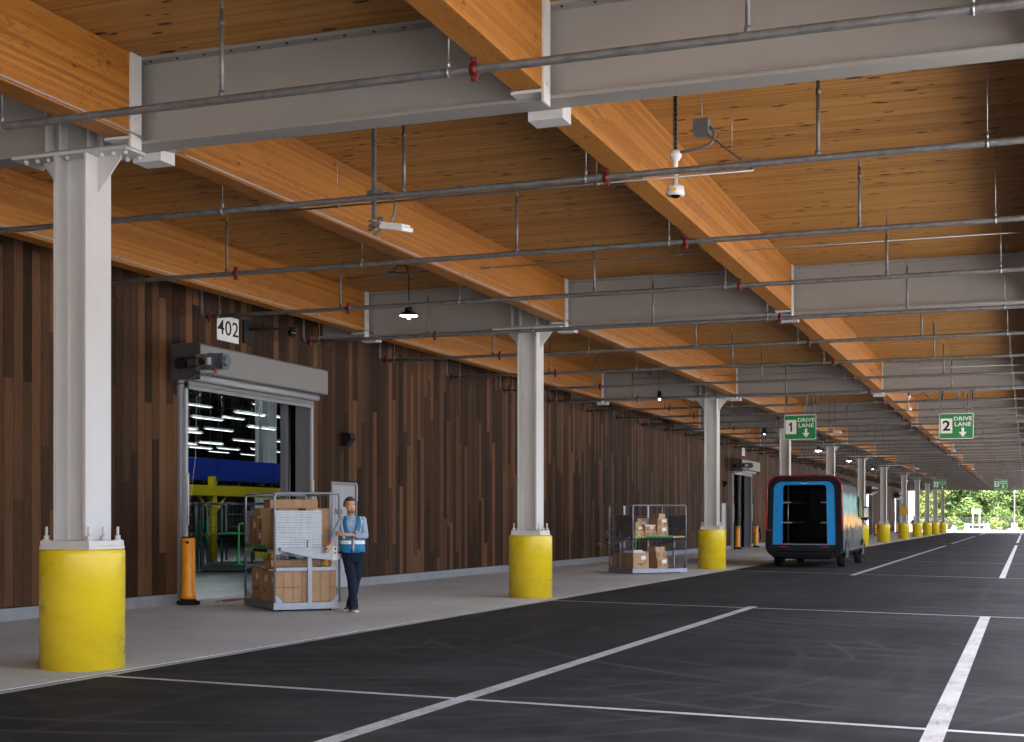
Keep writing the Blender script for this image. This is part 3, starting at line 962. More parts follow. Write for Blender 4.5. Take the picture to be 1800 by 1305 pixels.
MB().tube([(0.09, 0, 0.0), (0.12, 0.0, -0.03), (0.12, 0.0, -0.09)], 0.018, 8).build('nozzle', 'motor_metal', hb)
ar = thing('wall_camera', 'black camera on an arm beside the 402 sign', 'camera', (XW, 22.55, 5.0))
MB().bev(0, 0.05, -0.17, 0.16, -0.24, 0.20, 0.01).build('back_box', 'black', ar)
MB().tube([(0.05, 0, 0.03), (0.30, 0.25, 0.07), (0.5, 0.55, 0.09), (0.55, 0.62, 0.09)], 0.022, 8).build('arm', 'black', ar)
MB().sphere((0.56, 0.70, 0.04), 0.085, n=14).build('dome', 'black_gloss', ar)
MB().cyl((0.56, 0.70, 0.06), (0.56, 0.70, 0.13), 0.09, 14).build('housing', 'black', ar)

# ------------------------------------------------------------------ warehouse interior seen through the doorway
inn = thing('interior', '', 'room'); del inn['category']; del inn['label']; inn['kind'] = 'structure'
MB().box(-60, XW - 0.30, 2, Y_END, -0.2, 0.055).build('interior_floor', 'interior_floor', inn)
MB().box(-60.2, -60, 2, Y_END, 0, 10).build('back_wall', 'interior_wall', inn)
MB().box(-60, XW - 0.3, 2, Y_END, 9.0, 9.2).build('interior_ceiling', 'interior_wall', inn)
MB().box(-60, XW - 0.3, 1.8, 2.0, 0, 9.7).build('end_wall', 'interior_wall', inn)
MB().box(-60, XW - 0.3, 90, 90.2, 0, 9.7).build('cross_wall', 'interior_wall', inn)
MB().box(XW - 0.33, XW - 0.305, 2, Y_END, ZD, 9.7).build('upper_wall', 'interior_wall', inn)
cv = thing('conveyor', 'long dark blue conveyor hung above yellow steel inside the dock doorway', 'conveyor', (-24.0, 20, 0))
for kk in range(12):
    MB().bev(-0.4, 0.0, kk * 3.6, kk * 3.6 + 3.59, 2.74, 3.42, 0.01).build('side_panel', 'blue_steel', cv)
MB().box(-1.5, -0.42, 0, 43, 2.62, 2.75).build('belt_bed', 'black', cv)
for kk in range(14):
    MB().cyl((-0.7 - (kk % 3) * 1.3, 8 + kk * 2.3, 3.0), (-0.7 - (kk % 3) * 1.3, 8 + kk * 2.3, 8.98), 0.022, 6).build('drop_rod', 'door_grey', cv)
lt = MB()
for kk in range(60):
    lt.box(-0.35 + random.uniform(-0.3, 0.2), -0.2, kk * 0.7, kk * 0.7 + random.uniform(0.08, 0.3), 2.60 + random.uniform(0, 0.06), 2.735)
lt.build('fittings', 'motor_metal', cv, kind='stuff')
mz = thing('mezzanine_frame', 'bright yellow steel frame under the blue conveyor inside the doorway', 'steel frame', (-23.6, 20, 0))
MB().bev(-0.25, 0, 0, 43, 2.24, 2.56, 0.01).build('long_rail', 'yellow_steel', mz)
for kk in range(7):
    yy = 6.0 + kk * 5.6
    p = MB().bev(-0.23, -0.02, yy, yy + 0.22, 0.055, 2.239, 0.01).build('post', 'yellow_steel', mz)
    q = MB()
    q.tube([(-0.12, yy + 0.1, 1.6), (-0.12, yy + 0.85, 2.23)], 0.05, 6)
    q.tube([(-0.12, yy + 0.1, 1.6), (-0.12, yy - 0.65, 2.23)], 0.05, 6)
    q.build('knee_brace', 'yellow_steel', p)
    MB().bev(-0.22, -0.03, yy, yy + 0.18, 2.561, 2.85, 0.01).build('bracket', 'yellow_steel', mz)
for nm, xx, yy in (('just left of the interior lights', -31.0, 43.0), ('in the middle of the doorway view', -27.5, 47.0), ('at the right of the doorway view', -23.2, 56.0)):
    ic = thing('interior_column', 'pale interior column %s' % nm, 'column', (xx, yy, 0.055), group='columns inside the warehouse')
    MB().prism([(-0.3, -0.3), (-0.3, 0.3), (-0.26, 0.3), (-0.26, 0.03), (0.26, 0.03), (0.26, 0.3), (0.3, 0.3), (0.3, -0.3), (0.26, -0.3), (0.26, -0.03), (-0.26, -0.03), (-0.26, -0.3)], 2, 1.6, 9.4).build('shaft', 'white_steel', ic)
    MB().prism([(-0.31, -0.31), (-0.31, 0.31), (0.31, 0.31), (0.31, -0.31)], 2, 0, 1.6).build('yellow_foot', 'yellow_steel', ic)
rl = random.Random(5)
for k in range(9):
    jt = thing('roof_joist', 'steel roof joist inside the warehouse, %s along from the near end' % ORD[k], 'joist', (0, 22 + k * 6.0, 0), group='roof joists inside the warehouse')
    MB().box(-59, XW - 0.4, -0.05, 0.05, 7.9, 8.0).build('bottom_chord', 'grey_steel', jt)
    MB().box(-59, XW - 0.4, -0.05, 0.05, 8.88, 8.98).build('top_chord', 'grey_steel', jt)
    wb_ = MB()
    x = -58.0
    while x < XW - 2:
        wb_.tube([(x, 0, 7.95), (x + 0.9, 0, 8.93), (x + 1.8, 0, 7.95)], 0.03, 5); x += 1.8
    wb_.build('web_bars', 'grey_steel', jt, kind='stuff')
ilights = []
for q, (px, d, zz) in enumerate(((-535, 49, 5.05), (-460, 47.5, 5.1), (-515, 52, 4.85), (-440, 51, 4.85), (-580, 50, 4.8), (-570, 54, 4.9), (-530, 63, 4.95), (-470, 62, 5.0), (-420, 62, 5.0),
                                 (-548, 66, 4.9), (-498, 67, 4.9), (-440, 67, 4.85), (-575, 64, 5.0), (-410, 70, 4.9), (-515, 72, 5.0), (-460, 73, 4.9), (-550, 60, 6.4), (-436, 61, 6.5), (-490, 66, 6.3), (-405, 56, 5.6))):
    r_ = px / 2448.0 * d
    ilights.append((r_ * math.cos(TH) - d * math.sin(TH), r_ * math.sin(TH) + d * math.cos(TH), zz, q, px))
lroot = None
for (xx, yy, zz, q, _px) in ilights:
    if lroot is None:
        lroot = thing('strip_light', '', 'light')
        MB().prism([(-0.10, 0.0), (0.10, 0.0), (0.05, 0.08), (-0.05, 0.08)], 1, -0.95, 0.95).build('housing', 'white_steel', lroot)
        MB().box(-0.035, 0.035, -0.90, 0.90, -0.012, -0.001).build('tube', 'tube_glow', lroot)
        for s in (-0.9, 0.9):
            MB().cyl((0, s, 0.08), (0, s, 2.9), 0.008, 5).build('hanger', 'galv_bright', lroot)
        L = lroot
    else:
        L = copy_tree(lroot)
    L.location = (xx, yy, zz)
    tier = 0 if q in (16, 17, 18) else (1 if q < 6 or q == 19 else 2)
    mates = sorted(i for i in range(20) if (0 if i in (16, 17, 18) else (1 if i < 6 or i == 19 else 2)) == tier)
    mates.sort(key=lambda i: ilights[i][4])
    tag(L, 'white strip light in the 402 doorway, %s tier, %s from the left' % (('upper', 'middle', 'lower')[tier], ORD[mates.index(q)]), 'light', 'strip lights inside the warehouse')
fill0 = None  # lamps added above the doorway view to brighten the conveyor and parked carts
for k, (xx, yy) in enumerate(((-18.5, 27), (-22, 31), (-18.5, 35), (-26, 38), (-22, 43), (-30, 46), (-26, 52), (-34, 55), (-40, 50))):
    if fill0 is None:
        fill0 = thing('unseen_fill_lamp', '', 'lamp')
        MB().lathe([(0.06, 0.30), (0.12, 0.25), (0.30, 0.03), (0.30, 0.0), (0.27, 0.02), (0.05, 0.06)], 20).build('shade', 'grey_steel', fill0)
        MB().lathe([(0.02, 0.018), (0.26, 0.018), (0.26, 0.010), (0.02, 0.008)], 20).build('diffuser', 'fill_glow', fill0)
        MB().cyl((0, 0, 0.30), (0, 0, 1.28), 0.01, 6).build('hanger', 'galv_bright', fill0)
        L = fill0
    else:
        L = copy_tree(fill0)
    L.location = (xx, yy, 8.2)
    tag(L, 'added fill lamp, out of view near the warehouse ceiling, %s inward from the 402 doorway' % ORD[k], 'lamp', 'added fill lamps inside the warehouse')

# ------------------------------------------------------------------ sprinkler pipes
PY = [10.05, 13.67, 17.2, 20.7, 24.3, 27.75, 31.5, 35.2, 38.95, 42.75]
while PY[-1] < Y_END - 4:
    nx = PY[-1] + 3.42
    if min(abs(nx - g) for g in GIRY) < 0.45: nx += 0.5
    PY.append(nx)
ZP = 5.0
def sprinkler():
    p = thing('sprinkler_pipe', '', 'pipe')
    r = 0.035
    MB().tube([(-13.3 + i * (X_END + 13.1) / 8, 0, ZP) for i in range(9)], r, 12).build('main_tube', 'galv_pipe', p)
    def coupling(x):
        mb = MB()
        mb.cyl((x - 0.028, 0, ZP), (x + 0.028, 0, ZP), 0.053, 14)
        mb.bev(x - 0.024, x + 0.024, -0.020, 0.020, ZP + 0.045, ZP + 0.092, 0.006)
        mb.bev(x - 0.024, x + 0.024, -0.020, 0.020, ZP - 0.092, ZP - 0.045, 0.006)
        mb.cyl((x, -0.045, ZP + 0.072), (x, 0.045, ZP + 0.072), 0.011, 6)
        mb.cyl((x, -0.045, ZP - 0.072), (x, 0.045, ZP - 0.072), 0.011, 6)
        mb.build('coupling', 'red_paint', p)
    for x in (-4.03, -10.55): coupling(x)
    coupling(-13.22)
    MB().tube([(-13.3, 0, ZP), (-13.36, 0, ZP + 0.02), (-13.38, 0, ZP + 0.08), (-13.38, 0, ZD - 0.01)], 0.032, 10).build('riser', 'galv_pipe', p)
    for x in (-1.9, -6.3, -10.57):
        x += 0.0 if x != -10.57 else -0.13
        s = MB()
        s.cyl((x, 0, ZP + 0.03), (x, 0, 5.76), 0.0185, 8)
        s.cyl((x, 0, ZP + 0.025), (x, 0, ZP + 0.075), 0.028, 8)
        s.cyl((x, 0, 5.62), (x, 0, 5.68), 0.025, 8)
        so = s.build('sprig', 'galv_pipe', p)
        h = MB()
        h.cyl((x, 0, 5.76), (x, 0, 5.80), 0.014, 8)
        h.cyl((x, 0, 5.80), (x, 0, 5.83), 0.010, 6)
        h.cyl((x, 0, 5.83), (x, 0, 5.835), 0.024, 8)
        h.build('sprinkler_head', 'motor_metal', so)
    for x in (-4.25, -8.56, -13.02, -0.35):
        hg = MB()
        hg.cyl((x, 0, ZP + 0.055), (x, 0, ZD - 0.002), 0.006, 6)
        hg.cyl((x, 0, ZP + 0.035), (x, 0, ZP + 0.10), 0.014, 6)
        hg.cyl((x - 0.012, 0, ZP), (x + 0.012, 0, ZP), 0.043, 12)
        hg.build('hanger', 'galv_bright', p)
    return p
p0 = sprinkler()
for i, yy in enumerate(PY):
    p = p0 if i == 0 else copy_tree(p0)
    p.location = (0, yy, 0)
    lab = 'galvanised sprinkler pipe with red couplings, %s across from the camera' % ordn(i)
    tag(p, lab, 'pipe', 'sprinkler pipes under the canopy')

# conduits
def conduit(label, pts, r=0.012, nxt=1.5, hang=None):
    c = thing('conduit', label, 'conduit', group='thin electrical conduits under the canopy')
    MB().tube(pts, r, 8).build('run', 'galv_bright', c)
    a, b = Vector(pts[0]), Vector(pts[-1])
    L = (b - a).length
    k = nxt
    n = 0
    while k < L - 0.2 and n < 12:
        q = a + (b - a) * (k / L)
        d = (b - a).normalized()
        MB().cyl(q - d * 0.03, q + d * 0.03, r * 1.6, 8).build('fitting', 'galv_bright', c)
        if hang:
            MB().cyl(q, (q.x, q.y, ZD - 0.002), 0.003, 4).build('hanger_wire', 'galv_bright', c)
        k += 3.05; n += 1
    return c
for ix, zz in ((0, 5.30), (1, 5.28)):
    for i in range(4):
        gy = GIRY[i]
        x = BX[ix] + 0.014
        pts = [(x, gy + 0.6, zz), (x, GIRY[i + 1] - 0.5, zz), (x + 0.03, GIRY[i + 1] - 0.25, zz - 0.02), (x + 0.05, GIRY[i + 1] + 0.2, zz - 0.06), (x + 0.03, GIRY[i + 1] + 0.55, zz)]
        conduit('thin bright conduit clipped low on the beam %s, %s length' % (LINES[ix], ORD[i]), pts, 0.011)
LAMPY = [22.2, 39.9, 57.3, 73.0, 86.2, 100.0, 116.0, 130.0, 143.0]
conduit('thin conduit running just behind the second overhead pipe', [(-8.1, 14.05, 5.035), (-2.6, 14.05, 5.035)], 0.012, 0.8, True)
for i, ly in enumerate(LAMPY[:5]):
    conduit('thin cross conduit above the %s pendant lamp' % ORD[i], [(-10.6, ly - 1.5, 5.52), (X_END - 1, ly - 1.5, 5.52)], 0.011, 2.6, True)

# pendant lamps
def lamp():
    l = thing('pendant_lamp', '', 'lamp')
    MB().tube([(0, 0, 0.26), (0, 0, 0.75)], 0.008, 6).build('cord', 'black', l)
    MB().lathe([(0.02, 0.27), (0.07, 0.26), (0.085, 0.16), (0.10, 0.15), (0.10, 0.10), (0.03, 0.09)], 18).build('driver', 'black', l)
    MB().lathe([(0.06, 0.095), (0.17, 0.07), (0.235, 0.022), (0.235, 0.005), (0.222, 0.003), (0.20, 0.03), (0.05, 0.05)], 28).build('shade', 'black', l)
    MB().lathe([(0.01, 0.012), (0.215, 0.012), (0.215, 0.004), (0.01, 0.002)], 28).build('diffuser', 'lamp_glow', l)
    MB().lathe([(0.035, 0.0), (0.035, -0.045), (0.025, -0.06), (0.005, -0.062)], 12).build('sensor', 'lamp_glow', l)
    j = MB().bev(-0.36, -0.24, -0.07, 0.07, 0.70, 0.80, 0.008).build('junction_box', 'flex_grey', l)
    MB().tube([(-0.30, 0, 0.80), (-0.22, 0, 0.90), (-0.05, 0, 0.88), (0.0, 0, 0.76)], 0.010, 6).build('flex_lead', 'black', l)
    MB().box(-0.42, 0.30, -0.02, 0.02, 0.752, 0.775).build('strut', 'galv_bright', l)
    for s in (-0.38, 0.26):
        MB().cyl((s, 0, 0.775), (s, 0, 6.05 - 5.06), 0.005, 5).build('hanger_rod', 'galv_bright', l)
    MB().tube([(0.0, 0.0, 0.79), (0.0, -0.6, 0.62), (0.0, -1.5, 0.46)], 0.008, 5).build('lead', 'flex_grey', l)
    return l
l0 = lamp()
for ch in l0.children:
    if ch.name.split('.')[0] in ('driver', 'shade', 'diffuser', 'sensor'):
        ch.scale = (0.70, 0.70, 0.85)
for i, ly in enumerate(LAMPY):
    l = l0 if i == 0 else copy_tree(l0)
    l.location = (-10.14, ly, 5.06)
    tag(l, 'lit round pendant lamp under the canopy, %s from the camera' % ORD[i], 'lamp', 'pendant lamps between the columns and the wall')

# reader antenna, security cameras
def reader(label, x, y, zt):
    a = thing('antenna_reader', label, 'antenna', (x, y, 0), group='white antennas hung from struts')
    st = MB()
    st.box(-0.021, 0.021, -0.021, -0.017, zt - 0.03, ZD - 0.002); st.box(-0.021, -0.017, -0.017, 0.021, zt - 0.03, ZD - 0.002); st.box(0.017, 0.021, -0.017, 0.021, zt - 0.03, ZD - 0.002)
    st.build('strut', 'galv_pipe', a)
    MB().bev(-0.10, 0.10, 0.022, 0.10, zt + 0.32, zt + 0.42, 0.006).build('junction_box', 'flex_grey', a)
    MB().tube([(0.10, 0.06, zt + 0.38), (0.18, 0.06, zt + 0.37), (0.235, 0.05, zt + 0.29), (0.235, 0.04, zt + 0.15), (0.19, 0.02, zt + 0.03), (0.05, 0, zt - 0.05), (-0.0, -0.01, zt - 0.09)], 0.016, 8).build('flex_lead', 'flex_grey', a)
    br = MB()
    br.cyl((0.08, -0.0, zt + 0.0), (0.08, 0.0, zt + 0.10), 0.035, 10)
    br.bev(0.021, 0.22, -0.03, 0.03, zt - 0.0, zt + 0.03, 0.004)
    for q in (-0.04, 0.01, 0.06):
        br.cyl((-0.05, -0.03, zt + q), (0.06, -0.03, zt + q), 0.012, 6)
    br.build('bracket', 'galv_bright', a)
    pn = MB().bev(-0.03, 0.26, -0.14, 0.14, -0.026, 0.026, 0.016).build('panel', 'white_plastic', a, (0.16, 0, zt - 0.02), (R(6), R(9), R(0)))
    MB().bev(-0.02, 0.23, -0.11, 0.11, 0.027, 0.052, 0.008).build('back_plate', 'white_plastic', pn)
    MB().box(0.09, 0.20, -0.1, -0.04, -0.034, -0.031).build('label_sticker', 'sign_yellow', pn)
    return a
reader('white flat antenna on a strut, left of the ceiling middle', -6.82, 14.0, 4.76)
reader('white flat antenna on a strut beyond the drive lane 1 sign', -6.75, 51.5, 4.72)
reader('small far white antenna on a strut beyond the van', -6.75, 90.0, 4.72)

def dome_cam(label, y, jb=True):
    c = thing('security_camera', label, 'camera', (-3.44, y, 0), group='white dome cameras hung from the canopy')
    st = MB()
    st.box(-0.021, 0.021, 0.017, 0.021, 5.30, ZD - 0.002); st.box(-0.021, -0.017, -0.021, 0.017, 5.30, ZD - 0.002); st.box(0.017, 0.021, -0.021, 0.017, 5.30, ZD - 0.002)
    so = st.build('strut', 'galv_pipe', c)
    sl = MB()
    zz = 5.36
    while zz < 6.0:
        sl.box(-0.007, 0.007, 0.013, 0.0168, zz, zz + 0.028); zz += 0.05
    sl.build('slot_row', 'black', so, kind='stuff')
    MB().lathe([(0.02, 5.345), (0.060, 5.34), (0.066, 5.29), (0.045, 5.25), (0.026, 5.24), (0.026, 4.985), (0.05, 4.98), (0.088, 4.97), (0.092, 4.92), (0.097, 4.88), (0.06, 4.876)], 24).build('pendant_mount', 'white_plastic', c)
    MB().sphere((0, 0, 4.882), 0.062, 0.062, 0.030, 16, 8).build('dome', 'black_gloss', c)
    MB().box(-0.03, 0.03, -0.094, -0.0925, 4.905, 4.935).build('sticker', 'sign_yellow', c)
    if jb:
        j = MB().bev(0.20, 0.36, -0.07, 0.09, 5.48, 5.64, 0.008).build('junction_box', 'flex_grey', c)
        MB().cyl((0.28, 0, 5.64), (0.28, 0, ZD - 0.002), 0.005, 5).build('hanger_rod', 'galv_bright', c)
        MB().tube([(0.06, -0.02, 5.32), (0.15, -0.02, 5.325), (0.26, -0.02, 5.335), (0.36, -0.02, 5.37), (0.41, -0.01, 5.43), (0.41, 0, 5.50), (0.36, 0, 5.56)], 0.016, 8).build('flex_lead', 'flex_grey', c)
        MB().tube([(0.33, 0, 5.49), (0.76, -0.05, 5.12), (0.84, -0.15, 5.035)], 0.012, 8).build('conduit_leg', 'galv_bright', c)
        MB().cyl((0.60, -0.03, 5.25), (0.60, -0.03, ZD - 0.002), 0.003, 4).build('hanger_wire', 'galv_bright', c)
    return c
dome_cam('white dome camera on a slotted strut, close overhead', 14.2)
dome_cam('white dome camera above and left of the drive lane 2 sign', 44.6)
dome_cam('small white dome camera below the drive lane 2 sign', 72.5)
dome_cam('tiny far white dome camera over the lanes', 99.0, False)

# drive lane signs
def lane_sign(label, x, y, z, num):
    s = thing('lane_sign', label, 'sign', (x, y, z), group='green drive lane signs')
    w, h = 0.47, 0.365
    def rr(w, h, r, y0, y1, mat, name, par):
        poly = []
        for cx, cz, a0 in ((w - r, h - r, 0), (-w + r, h - r, 90), (-w + r, -h + r, 180), (w - r, -h + r, 270)):
            for k in range(5):
                a = R(a0 + k * 22.5)
                poly.append((cx + r * math.cos(a), cz + r * math.sin(a)))
        return MB().prism(poly, 1, y0, y1).build(name, mat, par)
    rr(w, h, 0.05, -0.004, 0.0, 'sign_white', 'border', s)
    rr(w - 0.018, h - 0.018, 0.035, -0.0075, -0.0045, 'sign_green', 'face', s)
    MB().box(-0.43, -0.11, -0.0105, -0.008, -0.20, 0.22).build('number_plate', 'sign_white', s)
    if num == '1':
        MB().prism([(-0.235, -0.13), (-0.285, -0.13), (-0.285, 0.075), (-0.33, 0.035), (-0.33, 0.085), (-0.27, 0.145), (-0.235, 0.145)], 1, -0.013, -0.011).build('numeral', 'black', s)
    else:
        text('numeral', num, 0.40, 'black', s, (-0.27, -0.012, 0.0), (R(90), 0, 0), bold=0.010, extrude=0.001, sx=1.1)
    text('lettering_drive', 'DRIVE', 0.155, 'sign_white', s, (0.175, -0.010, 0.205), (R(90), 0, 0), bold=0.003, extrude=0.001, sx=1.16)
    text('lettering_lane', 'LANE', 0.155, 'sign_white', s, (0.175, -0.010, 0.045), (R(90), 0, 0), bold=0.003, extrude=0.001, sx=1.16)
    MB().prism([(0.14, -0.05), (0.21, -0.05), (0.21, -0.17), (0.285, -0.17), (0.175, -0.31), (0.065, -0.17), (0.14, -0.17)], 1, -0.0105, -0.008).build('arrow', 'sign_white', s)
    for dx in (-0.43, 0.40):
        st = MB()
        st.box(dx - 0.021, dx + 0.021, 0.001, 0.04, -0.30, 5.19 - z)
        so = st.build('strut', 'galv_pipe', s)
        MB().bev(dx + 0.0, dx + 0.10, -0.03, 0.05, 5.10 - z, 5.185 - z, 0.006).build('beam_clamp', 'flex_grey', so)
        MB().tube([(dx + 0.05, 0.02, 5.12 - z), (dx + 0.03, 0.02, 4.9 - z)], 0.018, 6).build('brace', 'black', so)
    return s
lane_sign('green DRIVE LANE sign numbered 1, the large one above the van', -6.31, 41.62, 4.24, '1')
lane_sign('green DRIVE LANE sign numbered 2, the large near one', -1.90, 41.62, 4.17, '2')
lane_sign('green DRIVE LANE sign numbered 1, the small far one', -6.31, 111.78, 4.2, '1')
lane_sign('green DRIVE LANE sign numbered 2, the small far one at the picture edge', -1.90, 111.78, 4.2, '2')
ys = thing('notice_board', 'yellow notice board on a far white column', 'sign', (XC + 0.02, 112.0 - 0.24, 2.2))
MB().bev(-0.24, 0.24, -0.012, 0.0, -0.33, 0.33, 0.003).build('board', 'sign_yellow', ys)

# ------------------------------------------------------------------ orange bollards
def bollard():
    b = thing('orange_bollard', '', 'bollard')
    MB().lathe([(0.13, 0.10), (0.13, 0.16), (0.118, 0.24), (0.115, 0.32), (0.115, 1.12), (0.108, 1.135), (0.02, 1.137)], 24).build('post', 'bollard_orange', b)
    MB().lathe([(0.117, 1.138), (0.117, 1.152), (0.02, 1.156)], 24).build('cap', 'black', b)
    MB().lathe([(0.15, 0.0), (0.15, 0.03), (0.132, 0.05), (0.132, 0.10), (0.02, 0.101)], 20).build('base', 'rubber', b)
    for k in range(6):
        a = R(60 * k + 20)
        MB().bev(-0.03, 0.03, -0.02, 0.02, 0, 0.07, 0.006).build('anchor_lug', 'rubber', b, (0.165 * math.cos(a), 0.165 * math.sin(a), 0))
    MB().lathe([(0.016, 0), (0.026, 0.0), (0.026, 0.006), (0.016, 0.006)], 12).build('badge_ring', 'black', b, (0.05, -0.108, 1.06), (R(90), 0, R(24)))
    return b
b0 = bollard()
for i, (x, y, lab) in enumerate(((-13.38, 20.30, 'orange bollard at the near jamb of the 402 doorway, left of the cart'), (-14.4, 24.95, 'orange bollard just inside the 402 doorway, seen through the loaded cart'), (-13.3, 25.15, 'orange bollard partly hidden behind the loaded cart'),
                                 (-13.3, 67.75, 'orange bollard at the near jamb of the second dock doorway'), (-13.3, 72.7, 'orange bollard at the far jamb of the second dock doorway'),
                                 (-13.3, 133.6, 'far orange bollard with white post beyond the van mirror'), (-13.3, 156.5, 'far orange bollard at the last dock doorway, near jamb'),
                                 (-13.3, 162.0, 'far orange bollard at the last dock doorway, far jamb'))):
    b = b0 if i == 0 else copy_tree(b0)
    b.location = (x, y, z_walk(x))
    tag(b, lab, 'bollard', 'orange bollards at the dock doors')
ho = thing('air_hose', 'thin red hoses lying on the floor across the 402 doorway', 'hose', (0, 0, 0))
for k in range(3):
    pts = [(-13.25 + 0.1 * k, 20.95 + 0.06 * k, 0.075)]
    for j in range(1, 12):
        pts.append((-13.25 + random.uniform(-0.12, 0.12) + 0.05 * k, 20.95 + j * 0.34, 0.072 + random.uniform(0, 0.01)))
    MB().tube(pts, 0.010, 5).build('hose_strand', 'cable_red', ho)
wv = thing('hose_reel', 'black hose fitting low on the wall right of the second doorway', 'hose fitting', (XW, 75.2, 0.95))
MB().cyl((0, 0, 0), (0.10, 0, 0), 0.12, 12).build('reel', 'black', wv)
MB().tube([(0.06, 0, -0.1), (0.1, 0.05, -0.35), (0.06, -0.05, -0.55), (0.09, 0.05, -0.3)], 0.03, 6).build('hose_loop', 'black', wv)

# ------------------------------------------------------------------ cage carts
CW, CL, CH = 1.12, 1.9, 1.93                 # end width, length, height
def bent(p, r=0.07):
    """round the corners of a polyline"""
    out = [Vector(p[0])]
    for a, b, c in zip(p, p[1:], p[2:]):
        a, b, c = Vector(a), Vector(b), Vector(c)
        u, w = (a - b).normalized(), (c - b).normalized()
        for k in range(6):
            t = k / 5
            out.append((b + u * r) * (1 - t) ** 2 + b * 2 * t * (1 - t) + (b + w * r) * t ** 2)
    out.append(Vector(p[-1]))
    return out
def cart(label, mat='cart_steel', simple=False):
    c = thing('cage_cart', label, 'cart', group='wheeled cage carts')
    zb = 0.045
    bs = MB()
    bs.bev(0, CW, 0, 0.05, zb, zb + 0.11, 0.005); bs.bev(0, CW, CL - 0.05, CL, zb, zb + 0.11, 0.005)
    bs.bev(0, 0.05, 0.051, CL - 0.051, zb, zb + 0.11, 0.005); bs.bev(CW - 0.05, CW, 0.051, CL - 0.051, zb, zb + 0.11, 0.005)
    bs.box(0.05, CW - 0.05, 0.05, CL - 0.05, zb + 0.04, zb + 0.06)
    bs.build('base', mat, c)
    for x in (0.14, CW - 0.14):
        for y in (0.16, CL - 0.16):
            w = MB()
            w.cyl((x - 0.015, y, 0.035), (x + 0.015, y, 0.035), 0.035, 14)
            wo = w.build('wheel', 'rubber', c)
            MB().bev(x - 0.03, x + 0.03, y - 0.035, y + 0.035, 0.068, 0.084, 0.003).box(x - 0.024, x - 0.019, y - 0.02, y + 0.02, 0.03, 0.069).box(x + 0.019, x + 0.024, y - 0.02, y + 0.02, 0.03, 0.069).build('fork', mat, wo)
    for y, s in ((0.025, 1), (CL - 0.025, -1)):
        fr = MB()
        fr.tube(bent([(0.022, y, zb + 0.1), (0.022, y, CH - 0.02), (CW - 0.022, y, CH - 0.02), (CW - 0.022, y, zb + 0.1)]), 0.019, 10)
        e = fr.build('end_frame', mat, c)
        MB().bev(0.045, CW - 0.045, y - 0.012, y + 0.012, 0.66, 0.72, 0.004).build('cross_rail', mat, e)
        MB().bev(0.56, 0.63, y - 0.016 * s - 0.012, y - 0.016 * s + 0.010, 0.05, 1.16, 0.004).build('mid_post', mat, e)
        for k in range(1, 7):
            x = 0.022 + (CW - 0.044) * k / 7
            MB().cyl((x, y + 0.014 * s, zb + 0.1), (x, y + 0.014 * s, CH - 0.02), 0.0032, 5).build('wire', mat, e)
        for zz in (0.40, 0.90, 1.24, 1.60):
            MB().cyl((0.03, y + 0.016 * s, zz), (CW - 0.03, y + 0.016 * s, zz), 0.0028, 5).build('wire', mat, e)
        if not simple:
            pn = MB()
            pn.prism([(0.03, 1.63), (0.80, 1.63), (0.80, 1.02), (0.62, 1.02), (0.03, 0.93)] if s > 0 else [(0.03, 1.63), (0.80, 1.63), (0.80, 1.02), (0.62, 1.02), (0.03, 0.93)], 1, y - 0.004 + 0.006 * s, y + 0.002 + 0.006 * s)
            pn.build('side_sheet', 'ribbed_sheet', e)
            wd = MB()
            ya, yb = (y - 0.075, y - 0.030) if s > 0 else (y + 0.030, y + 0.075)
            wd.prism([(0.10, 1.04), (0.10, 0.99), (0.62, 0.87), (1.05, 0.82), (1.05, 1.06), (0.62, 1.03)], 1, ya, yb)
            wo = wd.build('wedge_bracket', mat, e)
            MB().prism([(1.055, 1.02), (1.16, 1.20), (1.16, 0.87), (1.055, 0.84)], 1, ya + 0.005, yb - 0.005).build('bracket_wing', mat, e)
            yf = ya - 0.002 if s > 0 else yb + 0.002
            MB().box(0.965, 1.035, min(yf, yf - 0.001 * s), max(yf, yf - 0.001 * s), 0.83, 1.05).build('instruction_label', 'paper', wo)
            MB().box(0.98, 1.02, min(yf - 0.0015 * s, yf - 0.0025 * s), max(yf - 0.0015 * s, yf - 0.0025 * s), 0.93, 0.965).build('green_mark', 'green_tube', wo)
            MB().box(0.988, 1.012, min(yf - 0.0015 * s, yf - 0.0025 * s), max(yf - 0.0015 * s, yf - 0.0025 * s), 0.99, 1.035).build('black_mark', 'black', wo)
            MB().bev(1.05, 1.15, yf - 0.02, yf + 0.02, 0.935, 0.965, 0.004).build('latch', 'black', wo)
            for xx in (0.03, CW - 0.03):
                sg = 1 if xx < 0.5 else -1
                MB().prism([(xx, 0.156), (xx + sg * 0.14, 0.156), (xx, 0.30)], 1, y - 0.008, y + 0.008).build('corner_gusset', mat, e)
    # closed long side (mesh) and open long side with its folding shelf
    lf = MB()
    lf.tube([(CW - 0.022, 0.05, CH - 0.02), (CW - 0.022, CL - 0.05, CH - 0.02)], 0.016, 8)
    l = lf.build('long_rail', mat, c)
    for k in range(1, 9):
        y = CL * k / 9
        MB().cyl((CW - 0.03, y, zb + 0.1), (CW - 0.03, y, CH - 0.03), 0.0032, 5).build('wire', mat, l)
    for zz in (0.40, 0.90, 1.24, 1.60):
        MB().cyl((CW - 0.034, 0.04, zz), (CW - 0.034, CL - 0.04, zz), 0.004, 5).build('wire', mat, l)
    MB().tube([(0.022, 0.05, CH - 0.02), (0.022, CL - 0.05, CH - 0.02)], 0.012, 8).build('top_rail', mat, c)
    MB().bev(CW - 0.04, CW - 0.005, 0.5, 0.56, 0.2, CH - 0.03, 0.004).build('back_post', mat, c)
